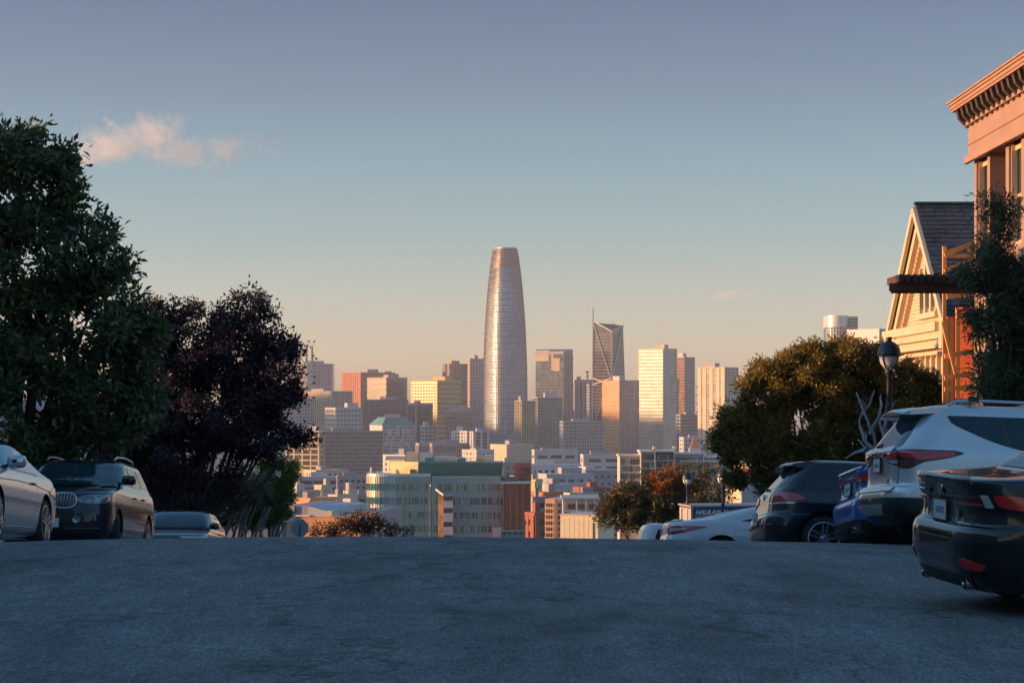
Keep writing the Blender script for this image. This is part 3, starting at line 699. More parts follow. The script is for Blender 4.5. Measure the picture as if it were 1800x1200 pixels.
# low blocks: (name, label, d, x0, xm, x1, ytop, angle, wall, glass, style)
LOW = [
 ('row_building', 'grey office with ribbon windows left of the glass building', 1150, 522, 527, 596, 838, 8, 'steel', 'green', dict(fh=3.6, br=.5, pp=7, pr=.06)),
 ('row_building', 'grey flat block with small window rows behind the glass building edge', 1120, 590, 594, 645, 836, 8, 'mauve', 'dark', dict(fh=3.4, br=.55, pp=3.2, pr=.35)),
 ('row_building', 'peach roofed low building behind the ribbon windowed office', 1350, 530, 556, 610, 826, 30, 'sand', 'dark', dict(fh=3.4, br=.6, pp=4, pr=.5)),
 ('row_building', 'bright cream stepped house with blank sunlit wall', 820, 592, 613, 640, 862, 40, 'cream', 'dark', dict(fh=30, br=.97, pp=50, pr=.0, right=dict(fh=3.2, br=.6, pp=3, pr=.5))),
 ('row_building', 'cream wing in front of the stepped sunlit house', 790, 577, 593, 625, 869, 45, 'cream', 'dark', dict(fh=30, br=.97, pp=50, pr=.0)),
 ('row_building', 'blue grey flat house beside the glass building', 800, 620, 624, 648, 868, 15, 'blue', 'dark', dict(fh=3.2, br=.5, pp=4, pr=.4)),
 ('row_building', 'long mauve walled house with orange gable end', 720, 514, 545, 585, 875, 55, 'orange', 'dark', dict(fh=30, br=.97, pp=40, pr=0, right=dict(fh=3.3, br=.7, pp=4, pr=.55))),
 ('row_building', 'small brick red house behind the green shrub', 760, 500, 508, 520, 868, 30, 'brick', 'dark', dict(fh=3.3, br=.6, pp=4, pr=.5)),
 ('row_building', 'tan two storey house left of the mauve walled one', 900, 505, 522, 560, 862, 40, 'tan', 'dark', dict(fh=3.3, br=.6, pp=4, pr=.5)),
 ('row_building', 'flat white roofed shed behind the orange walled building', 560, 560, 606, 645, 888, 55, 'pale', 'grey', dict(fh=30, br=.97, pp=40, pr=0)),
 ('row_building', 'pale rose shed roofed house behind the red bush', 500, 600, 633, 660, 894, 50, 'pink', 'dark', dict(fh=30, br=.9, pp=9, pr=.3)),
 ('row_building', 'white dotted window block right of the red roofed tower', 1250, 930, 933, 1022, 816, 6, 'white', 'dark', dict(fh=5, br=.62, pp=4, pr=.45)),
 ('row_building', 'grey flat roofed hall under the dotted window block', 1100, 948, 962, 1046, 833, 14, 'steel', 'grey', dict(fh=4, br=.6, pp=5, pr=.4)),
 ('row_building', 'long lilac sawtooth shed below the right garage', 1150, 1000, 1030, 1100, 826, 20, 'mauve', 'dark', dict(fh=4, br=.7, pp=4, pr=.5)),
 ('row_building', 'grey house with three dark windows above the red roofs', 850, 940, 972, 1012, 851, 35, 'pale', 'dark', dict(fh=4, br=.6, pp=6, pr=.5)),
 ('row_building', 'amber sided narrow house right of the brick lattice', 820, 926, 941, 952, 842, 60, 'yellow', 'dark', dict(fh=3.4, br=.55, pp=4, pr=.5)),
 ('row_building', 'low house with flat red roof behind the mid tree', 780, 1010, 1030, 1064, 856, 30, 'brick', 'dark', dict(fh=3.2, br=.6, pp=4, pr=.5)),
 ('row_building', 'long orange roofed shed right of the brick lattice', 760, 930, 955, 1000, 865, 40, 'rust', 'dark', dict(fh=3.2, br=.6, pp=4, pr=.5)),
 ('row_building', 'mauve brick flats right of the brick lattice building', 660, 932, 938, 965, 873, 20, 'mauve', 'grey', dict(fh=3.2, br=.5, pp=4, pr=.4)),
 ('row_building', 'cream top storey block above the grey glass flats', 640, 994, 1003, 1052, 866, 20, 'cream', 'grey', dict(fh=3.4, br=.75, pp=5, pr=.5)),
 ('row_building', 'dark red brick flats at the foot of the lattice', 560, 925, 940, 966, 900, 40, 'brick', 'dark', dict(fh=3.2, br=.5, pp=3.5, pr=.4)),
 ('row_building', 'white pink block above the green roofed glass building', 1300, 672, 712, 738, 799, 55, 'white', 'dark', dict(fh=3.3, br=.5, pp=4, pr=.5)),
 ('row_building', 'grey shed roof right behind the teal penthouse', 1250, 880, 884, 912, 812, 12, 'grey', 'grey', dict(fh=4, br=.5, pp=5, pr=.4)),
 ('row_building', 'rose coloured block behind the bushy tree edge', 620, 1288, 1316, 1360, 786, 45, 'sand', 'dark', dict(fh=3.4, br=.7, pp=5, pr=.6)),
 ('row_building', 'white flat roofed house on the hill above the bushy tree', 120, 1504, 1540, 1562, 579, 50, 'white', 'dark', dict(fh=30, br=.97, pp=20, pr=0, plant=0)),
 ('row_building', 'small pale block above the left low roofs', 1000, 552, 566, 582, 852, 45, 'sand', 'dark', dict(fh=3.3, br=.6, pp=3.5, pr=.5)),
 ('row_building', 'grey apartment box between lattice and amber house', 1000, 898, 905, 936, 836, 20, 'mauve', 'grey', dict(fh=3.3, br=.5, pp=3.5, pr=.4)),
]
for s in LOW: tower(s[0], s[1], *s[2:10], **s[10])

# rounded glass office with bands of windows and a teal penthouse
def glass_office():
    d = 600; k = d / F
    t = thing('glass_office', 'teal banded glass office with rounded left corner and teal penthouse', 'building', (*P(760, 711, d).xy, -70), 0)
    z = lambda y: (YH - y) * k + 70
    X = lambda px: (px - 760) * k
    r = 42 * k
    # wall line: arc on the left, straight front to 757, and right wing from 790 to 884
    arc = [(X(642) + r - r * math.cos(q), r * .9 - r * .9 * math.sin(q)) for q in np.linspace(-.5, math.pi / 2, 11)]
    line = arc + [(X(x), 0.0) for x in np.linspace(690, 757, 13)[1:]]
    line2 = [(X(x), -2.6) for x in np.linspace(760, 883, 21)]
    spm = mat('teal_spandrel', (.36, .50, .53), .35, .1, var=.15, vscale=.22, spec=.8)
    lit = mat('sunlit_spandrel', (.58, .47, .36), .4, .2, var=.12, vscale=.5)  # tan copy of the spandrel, sunlight on the left end painted in
    mul = mat('teal_mullion', (.16, .30, .31), .45, .1, var=.1)
    core = MB(); core.extrude([(x, y + .35, 0) for x, y in line] + [(X(757), 30, 0), (X(642), 30, 0)], (0, 0, z(838))); core.build('core', glass('dark'), t)
    core = MB(); core.box(X(757.5), X(884), -2.2, 30, 0, z(836)); core.build('core', glass('dark'), t)
    panes = [mat('pane_teal', (.10, .38, .40), .1, .1, var=.3, vscale=.3), mat('pane_deep', (.04, .16, .18), .1, .1, var=.3, vscale=.3), glass('dark'), mat('pane_mint', (.42, .68, .64), .12, .1, var=.2, vscale=.3), mat('pane_sky', (.22, .50, .54), .1, .1, var=.3, vscale=.3), mat('pane_light', (.55, .66, .56), .2, .2, var=.2, vscale=.4)]  # paler panes have bright reflections put into their base colour
    bands = [(836, 850), (862, 874), (886, 899), (910, 923), (934, 948)]   # spandrel rows
    wins = [(850, 862), (874, 886), (899, 910), (923, 934), (948, 960)]
    rr = random.Random(3)
    def slab(nm, p, q, za, zb, th, m):
        p, q = Vector(p), Vector(q); u = (q - p); n = Vector((u.y, -u.x)).normalized()
        mb = MB(); a = p + n * th; b = q + n * th
        mb.hexa([(p.x, p.y, za), (q.x, q.y, za), (b.x, b.y, za), (a.x, a.y, za), (p.x, p.y, zb), (q.x, q.y, zb), (b.x, b.y, zb), (a.x, a.y, zb)])
        return mb.build(nm, m, t, fix=True)
    for ln in (line, line2):
        for i in range(len(ln) - 1):
            p, q = ln[i], ln[i + 1]; e = .012
            p2 = (p[0] + (q[0] - p[0]) * e, p[1] + (q[1] - p[1]) * e); q2 = (q[0] - (q[0] - p[0]) * e, q[1] - (q[1] - p[1]) * e)
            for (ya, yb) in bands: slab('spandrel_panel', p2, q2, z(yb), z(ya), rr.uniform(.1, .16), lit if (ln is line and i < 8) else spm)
            for (ya, yb) in wins:
                m = p[0] + (q[0] - p[0]) * .5, p[1] + (q[1] - p[1]) * .5
                for s, e_ in ((p2, m), (m, q2)):
                    slab('window_pane', s, e_, z(yb) + .05, z(ya) - .05, rr.uniform(-.06, -.02), panes[4] if (ln is line and i < 8 and rr.random() < .75) else rr.choice(panes))
    mm = MB()
    for ln in (line, line2):
        for i in range(len(ln) - 1):
            for f in (0, .5):
                x = ln[i][0] + (ln[i + 1][0] - ln[i][0]) * f; y = ln[i][1] + (ln[i + 1][1] - ln[i][1]) * f
                mm.bar((x, y - .15, z(1000)), (x, y - .15, z(837)), .22 if f == 0 else .14, .3, (0, 1, 0))
    mm.build('mullions', mul, t, kind='stuff')
    # projecting white stair bay between the two fronts
    wh = mat('bay_white', (.55, .52, .54), .6)
    MB().box(X(780), X(797), -5.2, -2.3, 0, z(868)).build('stair_bay', wh, t)
    for ya in (870, 891, 915, 938): MB().box(X(780.6), X(796.4), -5.3, -5.2, z(ya + 8), z(ya)).build('bay_window', glass('dark'), t)
    mb = MB(); mb.hexa([(X(759), 0, 0), (X(780), -5.2, 0), (X(780), -4.6, 0), (X(759), .6, 0), (X(759), 0, z(853)), (X(780), -5.2, z(869)), (X(780), -4.6, z(869)), (X(759), .6, z(853))])
    mb.build('stair_wall', mat('bronze_glass', (.20, .10, .05), .25, .3, var=.5, vscale=.4), t)
    MB().bar((X(757), -.6, z(852)), (X(781), -5.6, z(868)), .5, .5).build('stair_rail', wh, t)
    MB().bar((X(758), -.4, z(1000)), (X(758), -.4, z(852)), .6, .6, (0, 1, 0)).build('corner_post', wh, t)
    # penthouse with splayed ends, cream end wall on the left
    tm = mat('penthouse_teal', (.06, .23, .22), .5, var=.08)
    mb = MB(); mb.hexa([(X(733), 3, z(836)), (X(882), 3, z(836)), (X(882), 20, z(836)), (X(733), 20, z(836)), (X(735), 1.5, z(813)), (X(884.5), 1.5, z(813)), (X(884.5), 20, z(813)), (X(735), 20, z(813))]); mb.build('penthouse', tm, t)
    mb = MB(); mb.hexa([(X(684), 8, z(836)), (X(733), 2.9, z(836)), (X(733), 4, z(836)), (X(684), 14, z(836)), (X(682), 8, z(812)), (X(735), 1.4, z(812)), (X(735), 4, z(812)), (X(682), 14, z(812))]); mb.build('penthouse_end_wall', W_('yellow'), t)
    MB().box(X(720), X(727), 2.4, 3.2, z(836), z(825)).build('door', W_('dark'), t)
    for x0, x1, y0, y1, w in ((675, 707, 810, 803, 'cream'), (712, 733, 811, 796, 'yellow'), (735, 758, 812, 797, 'pale'), (762, 800, 812, 803, 'cream'), (800, 815, 812, 805, 'white'), (836, 850, 813, 806, 'orange'), (852, 866, 813, 801, 'cream')):
        b = MB().box(X(x0), X(x1), 9, 15, z(y0), z(y1)).build('roof_box', W_(w), t)
    for i in range(3): MB().box(X(745 + i * 6), X(749 + i * 6), 8.6, 9, z(811), z(805)).build('vent', W_('teal'), t)
    for i in range(3): MB().box(X(802 + i * 6), X(806 + i * 6), 8.6, 9, z(812), z(806)).build('vent', W_('teal'), t)
    for px in (650, 662, 668): MB().tube([(X(px), 6, z(838)), (X(px), 6, z(822 if px == 650 else 829))], .35, 6).build('flue', W_('white'), t)
    for i in range(22):
        pass
    mb = MB(); mb.extrude([(x, y - .25, z(837.5)) for x, y in line] + [(X(757), 12, z(837.5)), (X(642), 12, z(837.5))], (0, 0, .8)); mb.build('parapet', spm, t)
glass_office()

# brick-red lattice of louvres
def lattice():
    d = 585; k = d / F
    t = thing('louvred_building', 'rust red louvred block at the right end of the glass office', 'building', (*P(908, 711, d).xy, -70), 0)
    z = lambda y: (YH - y) * k + 70
    X = lambda px: (px - 908) * k
    MB().box(X(884), X(933), 0, 22, 0, z(850)).build('wall', mat('rust_wall', (.20, .06, .045), .7, var=.2, vscale=.8), t)
    MB().box(X(905), X(934), 8, 20, z(850), z(815)).build('stair_tower', W_('brick'), t)
    for r_ in range(3):
        for c_ in range(2): MB().box(X(911 + c_ * 11), X(917 + c_ * 11), 7.8, 8, z(829 + r_ * 9), z(823 + r_ * 9)).build('window_pane', glass('grey'), t)
    MB().box(X(880), X(934), -.8, 14, z(850), z(847)).build('cornice', W_('steel'), t)
    MB().box(X(880), X(908), 4, 5, z(847), z(838)).build('roof_glazing', glass('blue'), t)
    lm = mat('louvre_terracotta', (.58, .17, .09), .6, var=.25, vscale=1.2)
    first = None
    for row in range(26):
        for c_, (xa, xb) in enumerate(((886, 896.5), (898.5, 908), (910, 919), (921.5, 932))):
            y = 852 + row * 3.05
            o = MB().box(X(xa), X(xb), -.7, -.1, z(y + 1.5), z(y)).build('louvre', lm, t)
    for px in (885, 897.5, 909, 920, 932.5): MB().box(X(px - .7), X(px + .7), -.9, 0, 0, z(850)).build('pier', W_('brown'), t)
    MB().box(X(880), X(940), -6, 0, 0, z(931)).build('base_wing', W_('teal'), t)
    for px in (884, 893, 903, 913): MB().box(X(px), X(px + 6), -6.1, -6, z(936), z(932)).build('window_pane', glass('dark'), t)
    MB().box(X(866), X(881), -7, -5.8, 0, z(924)).build('annex', W_('pink'), t)
lattice()

# apartment block with orange frames, grey glass flats, sunlit blank wall
def flats():
    d = 480; k = d / F
    t = thing('apartment_block', 'flats with orange lit bay frames beside grey glass', 'building', (*P(975, 711, d).xy, -58), R(-16))
    z = lambda y: (YH - y) * k + 58; X = lambda px: (px - 975) * k
    MB().box(X(960), X(998), 0, 14, 0, z(876)).build('wall', W_('steel'), t)
    MB().box(X(960), X(977), -1.2, 0, z(950), z(876)).build('bay', W_('orange'), t)
    for i in range(6):
        y = 884 + i * 10.5
        w = MB().box(X(962), X(974), -1.3, -1.2, z(y + 6.5), z(y)).build('window', glass('brown'), t)
        for j in range(4): MB().box(X(962 + j * 4 - .25), X(962 + j * 4 + .25), -1.4, -1.3, z(y + 6.5), z(y)).build('window_bar', W_('cream'), w)
        MB().box(X(959.5), X(977.5), -1.6, -1.2, z(y + 8), z(y + 6.5)).build('balcony_slab', W_('cream'), t)
        for px in (981, 989): MB().box(X(px), X(px + 5), -.1, 0, z(y + 7), z(y)).build('window', glass('grey'), t)
    t2 = thing('apartment_block', 'grey glazed flats behind the sunlit blank wall', 'building', (*P(1020, 711, 470).xy, -58), 0)
    k2 = 470 / F; z2 = lambda y: (YH - y) * k2 + 58; X2 = lambda px: (px - 1020) * k2
    MB().box(X2(990), X2(1053), 2, 15, 0, z2(876)).build('wall', W_('pale'), t2)
    MB().box(X2(987), X2(1054), -.6, 15, z2(877), z2(874)).build('roof_slab', W_('steel'), t2)
    for r_ in range(3):
        for i in range(9):
            MB().box(X2(994 + i * 6), X2(998.6 + i * 6), 1.8, 2, z2(895 + r_ * 14), z2(886 + r_ * 14)).build('window_pane', glass('grey' if (i + r_) % 3 else 'pale'), t2)
    for px in (1013, 1029, 1044): MB().box(X2(px), X2(px + 1.5), -.5, .2, 0, z2(876)).build('column', W_('white'), t2)
    t3 = thing('blank_walled_building', 'blank cream wall glowing in sunlight behind the road crest', 'building', (*P(985, 711, 400).xy, -50), R(-20))
    k3 = 400 / F; z3 = lambda y: (YH - y) * k3 + 50
    Lw = 70 * k3
    MB().box(0, Lw, 0, 10, 0, z3(904)).build('wall', mat('cream_panel', (.74, .62, .44), .6, var=.06), t3)
    for i in range(8):
        for j in range(4):
            MB().box(i * Lw / 8 + .04, (i + 1) * Lw / 8 - .04, -.08, 0, z3(910 + j * 12 + 11.4), z3(910 + j * 12)).build('wall_panel', mat('cream_panel', (.74, .62, .44)), t3)
    MB().box(-.15, Lw + .15, -.2, 10, z3(904.5), z3(903)).build('parapet', W_('cream'), t3)
    MB().box(Lw * .86, Lw * .875, -.25, -.05, 0, z3(917)).build('downpipe', W_('dark'), t3)
flats()

# big white-framed apartment complex on the right
def frames():
    d = 700; k = d / F
    t = thing('apartment_complex', 'white framed glass apartment complex behind the mid tree', 'building', (*P(1190, 711, d).xy, -72), 0)
    z = lambda y: (YH - y) * k + 72; X = lambda px: (px - 1190) * k
    blocks = [(1090, 1128, 802, 4, 'cream'), (1126, 1152, 794, 0, 'tan'), (1150, 1186, 794, 1.5, 'brick'), (1186, 1240, 799, 6, 'pale'), (1236, 1300, 806, 10, 'sand')]
    rr = random.Random(9)
    fm = mat('frame_white', (.66, .62, .60), .6, var=.05)
    for x0, x1, yt, yy, w in blocks:
        b = MB().box(X(x0), X(x1), yy, yy + 14, 0, z(yt)).build('wing', W_(w), t)
        MB().box(X(x0) - .4, X(x1) + .4, yy - 1.2, yy + 14, z(yt), z(yt - 2.6)).build('roof_slab', fm, t)
        n = int((x1 - x0) / 4.4)
        for r_ in range(7):
            for i in range(n):
                xa = x0 + 1 + i * (x1 - x0 - 2) / n
                o = MB().box(X(xa + .3), X(xa + (x1 - x0 - 2) / n - .4), yy - .15, yy, z(yt + 5 + r_ * 13 + 9.6), z(yt + 5 + r_ * 13)).build('window_pane', glass(rr.choice(['green', 'grey', 'pale', 'gold', 'teal', 'grey'])), t)
            MB().box(X(x0), X(x1), yy - .5, yy, z(yt + 16.2 + r_ * 13), z(yt + 14.8 + r_ * 13)).build('floor_slab', fm, t)
        for px in (x0, x1 - 1.6): MB().box(X(px), X(px + 1.6), yy - .8, yy, 0, z(yt)).build('column', fm, t)
    MB().box(X(1196), X(1290), 3, 5.9, z(812), z(809.5)).build('canopy', fm, t)
    for px, w in ((1150, 'yellow'), (1186, 'yellow')): MB().box(X(px), X(px + 5), 6, 9, z(791), z(785)).build('roof_box', W_(w), t)
frames()

# ochre building behind the stop sign, with shed roof lights
def ochre():
    d = 300; k = d / F
    t = thing('ochre_building', 'ochre walled building with grey sloped rooflights behind stop sign', 'building', (*P(506, 711, d).xy, -38), R(-13))
    z = lambda y: (YH - y) * k + 38; X = lambda px: (px - 506) * k
    MB().box(X(503), X(640), 0, 14, 0, z(906)).build('wall', W_('orange'), t)
    MB().box(X(503), X(519), -.3, 14, 0, z(888)).build('parapet_wall', W_('pink'), t)
    MB().box(X(640), X(664), 1, 14, 0, z(897)).build('parapet_wall', W_('pink'), t)
    mb = MB(); mb.hexa([(X(519), 0, z(906)), (X(580), 0, z(907)), (X(580), 12, z(907)), (X(519), 12, z(906)), (X(519), 0, z(888)), (X(543), 0, z(888)), (X(556), 12, z(886)), (X(519), 12, z(886))]); mb.build('rooflight', W_('mauve'), t)
    mb = MB(); mb.hexa([(X(543.4), -.02, z(905)), (X(579), -.02, z(906.5)), (X(607), 11, z(900)), (X(544), 11, z(892)), (X(543.4), 0, z(888.5)), (X(579), 0, z(898)), (X(607), 11.5, z(889)), (X(550), 11.5, z(886.5))]); mb.build('rooflight', W_('pale'), t)
    MB().box(X(519), X(547), -.25, -.03, z(907), z(904)).build('gutter', W_('white'), t)
    MB().box(X(580), X(588), -.2, 4, z(906), z(896)).build('roof_box', W_('cream'), t)
    MB().box(X(502), X(641), -.1, 14, z(906.5), z(905.2)).build('coping', W_('cream'), t)
    # small gabled porch house nearer
    d2 = 190; k2 = d2 / F
    t = thing('porch_house', 'small dark gabled house behind the green shrub, left of stop sign', 'house', (*P(485, 711, d2).xy, -22), 0)
    z = lambda y: (YH - y) * k2 + 22; X = lambda px: (px - 485) * k2
    MB().box(X(440), X(503), .6, 8, 0, z(918)).build('wall', W_('brown'), t)
    mb = MB(); mb.extrude([(X(472), 0, z(918)), (X(505), 0, z(918)), (X(503), 0, z(912)), (X(488), 0, z(903)), (X(474), 0, z(915))], (0, 8, 0)); mb.build('roof', W_('grey'), t)
    MB().box(X(464), X(470), .3, .6, 0, z(915)).build('door_frame', W_('steel'), t)
    MB().box(X(478), X(484), .45, .6, 0, z(924)).build('window', glass('grey'), t)
    MB().box(X(491), X(494), .4, .6, 0, z(920)).build('corner_board', W_('pale'), t)
    # weatherboarded house right, sunlit end
    d3 = 210; k3 = d3 / F
    t = thing('clapboard_house', 'grey clapboard house with end wall coloured cream for sunlight behind the container', 'house', (*P(1304, 711, d3).xy, -24), R(28))
    z = lambda y: (YH - y) * k3 + 24
    wdt = 62 * k3
    MB().box(0, wdt, 0, 3.0, 0, z(846)).build('wall', W_('pale'), t)
    bm = mat('grey_board', (.42, .40, .42), .7, var=.08); b0 = None
    for i in range(16):
        if b0 is None:
            mb = MB(); mb.hexa([(0, -.06, 0), (wdt, -.06, 0), (wdt, 0, 0), (0, 0, 0), (0, -.02, .36), (wdt, -.02, .36), (wdt, 0, .36), (0, 0, .36)])
            b0 = mb.build('board', bm, t); b0.location = (0, 0, z(846) - .42)
        else: inst(b0, t, (0, 0, z(846) - .42 - i * .38), 'board')
    MB().box(-.12, wdt + .1, -.15, 3.1, z(846), z(843.6)).build('coping', W_('cream'), t)
    MB().box(-.06, 0, 0, 2.9, 0, z(847)).build('end_wall', W_('cream'), t)  # grey house's sunlit end: the light put into a cream colour
ochre()
# ------------------------------------------------------------------ houses by the street
salmon = mat('salmon_paint', (.33, .20, .155), .6, var=.08, vscale=1.2)
salmon2 = mat('salmon_trim', (.36, .21, .15), .55, var=.06)
trimy = mat('cream_trim', (.66, .50, .36), .55, var=.06)
winglass = mat('house_glass', (.05, .065, .08), .04, .0, var=0, spec=1.0)
gap_shade = mat('bracket_gap_shade', (.03, .028, .028), .8, var=0)
def salmon_house():
    Xf, d0, d1 = 11.2, 26.0, 51.0
    gb = ground_z(12, 50) - 2.5
    t = thing('bracketed_house', 'salmon painted house with deep bracketed cornice at right edge', 'house', (Xf, d1, 0), 0)
    # local: x inward from the facade, y along the street (0 far corner, negative nearer)
    Y = lambda d: d - d1
    zc = 7.05
    # openings along the facade: (from, to, recess?)
    ops = []; d = 50.75; k = 0
    while d > 28:
        ops.append((d, d - 1.15, 0)); ops.append((d - 1.42, d - 3.0, 1)); ops.append((d - 3.3, d - 4.45, 0)); d -= 5.3
    zs, zt = 3.55, 5.84                       # upper windows
    MB().box(.9, 11, Y(d0), 0, gb, zc + .1).build('core_wall', salmon, t)
    MB().box(0, .9, Y(d0), 0, gb, zs - .35).build('lower_wall', salmon, t)
    MB().box(-.1, .0, Y(d0), .05, zs - .34, zs - .14).build('sill_course', salmon2, t)
    MB().box(0.0, .9, Y(d0), 0, zs - .345, zs).build('apron', salmon, t)
    MB().box(-.12, .9, Y(d0), .12, zt + .08, zc - .28).build('frieze', salmon, t)
    MB().box(-.15, -.118, Y(d0), .14, 6.28, 6.31).build('frieze_joint', salmon2, t)
    MB().box(-.22, -.12, Y(d0), .20, zt + .0, zt + .16).build('ledge', salmon2, t)
    e = 0.0; last = 51.0
    for (a, b, rec) in ops:
        MB().box(.0, .9, Y(a), Y(last), zs, zt + .08).build('pier', salmon, t); last = b
        if rec:
            MB().box(.0, .05, Y(b), Y(a), zs, zs + .4).build('balustrade', salmon2, t)
            w = MB().box(.82, .89, Y(b) + .15, Y(a) - .25, zs + .1, zt - .12).build('window', winglass, t)
            MB().box(.78, .83, Y(a) - .3, Y(a) - .2, zs, zt).build('window_frame', trimy, w)
            MB().box(.78, .83, Y(b) + .1, Y(b) + .2, zs, zt).build('window_frame', trimy, w)
        else:
            w = MB().box(.2, .24, Y(b) + .1, Y(a) - .1, zs + .1, zt - .12).build('window', winglass, t)
            for (ya, yb, za, zb) in ((Y(b), Y(b) + .11, zs, zt), (Y(a) - .11, Y(a), zs, zt), (Y(b) + .11, Y(a) - .11, zs, zs + .12), (Y(b) + .11, Y(a) - .11, zt - .13, zt)):
                MB().box(.12, .26, ya, yb, za, zb).build('window_frame', trimy, w)
            MB().box(.17, .235, Y(b) + .11, Y(a) - .11, (zs + zt) / 2 - .03, (zs + zt) / 2 + .03).build('sash_rail', trimy, w)
            MB().box(.03, .16, Y(a) - .135, Y(a) - .112, zs, zt).build('window_stop', trimy, w)
    MB().box(.0, .9, Y(d0), Y(last), zs, zt + .08).build('pier', salmon, t)
    # lower storey windows
    for a in np.arange(49.5, 28, -3.4):
        w = MB().box(-.02, .0, Y(a - 1.2), Y(a), .3, 2.6).build('window', winglass, t)
        for (ya, yb, za, zb) in ((Y(a - 1.3), Y(a - 1.2), .2, 2.7), (Y(a), Y(a + .1), .2, 2.7), (Y(a - 1.2), Y(a), .2, .3), (Y(a - 1.2), Y(a), 2.6, 2.7)):
            MB().box(-.07, -.0, ya, yb, za, zb).build('window_frame', trimy, w)
    # cornice profile swept along the facade, with a return on the far end
    prof = [(-.14, zc - .30), (-.22, zc - .26), (-.22, zc - .20), (-.12, zc - .14)]
    mb = MB(); mb.box(-.20, .9, Y(d0), .2, zc - .30, zc - .20); mb.build('bed_mould', salmon2, t)
    mb = MB(); mb.box(-.14, .9, Y(d0), .14, zc - .2, zc + .08); mb.build('bracket_course', gap_shade, t)  # near-black backing: shade between the brackets put into colour
    br = None; y = .12; n = 0
    while y > Y(d0):
        if br is None:
            m = MB(); m.hexa([(-.36, -.09, .06), (-.14, -.09, -.17), (-.14, .09, -.17), (-.36, .09, .06), (-.41, -.09, .26), (-.14, -.09, .26), (-.14, .09, .26), (-.41, .09, .26)])
            br = m.build('bracket', mat('bracket_shade', (.07, .045, .035), .6, var=.1), t); br.location = (0, y, zc - .18)  # brackets coloured dark to stand for shade under the cornice
        else: inst(br, t, (0, y, zc - .18), 'bracket')
        y -= .52
    for i, x in enumerate((.12, .5, .88)):
        m = inst(br, t, (x + .35, .64 - .5, zc - .18), 'bracket'); m.rotation_euler = (0, 0, R(-90)); 
    for (a, b, za, zb, nm) in ((.46, 0, zc + .08, zc + .14, 'soffit'), (.49, 0, zc + .14, zc + .22, 'fascia'), (.53, 0, zc + .22, zc + .28, 'crown_mould'), (.57, 0, zc + .28, zc + .32, 'cap')):
        MB().box(-a, 10.5, Y(d0), a, za, zb).build(nm, salmon2, t)
salmon_house()

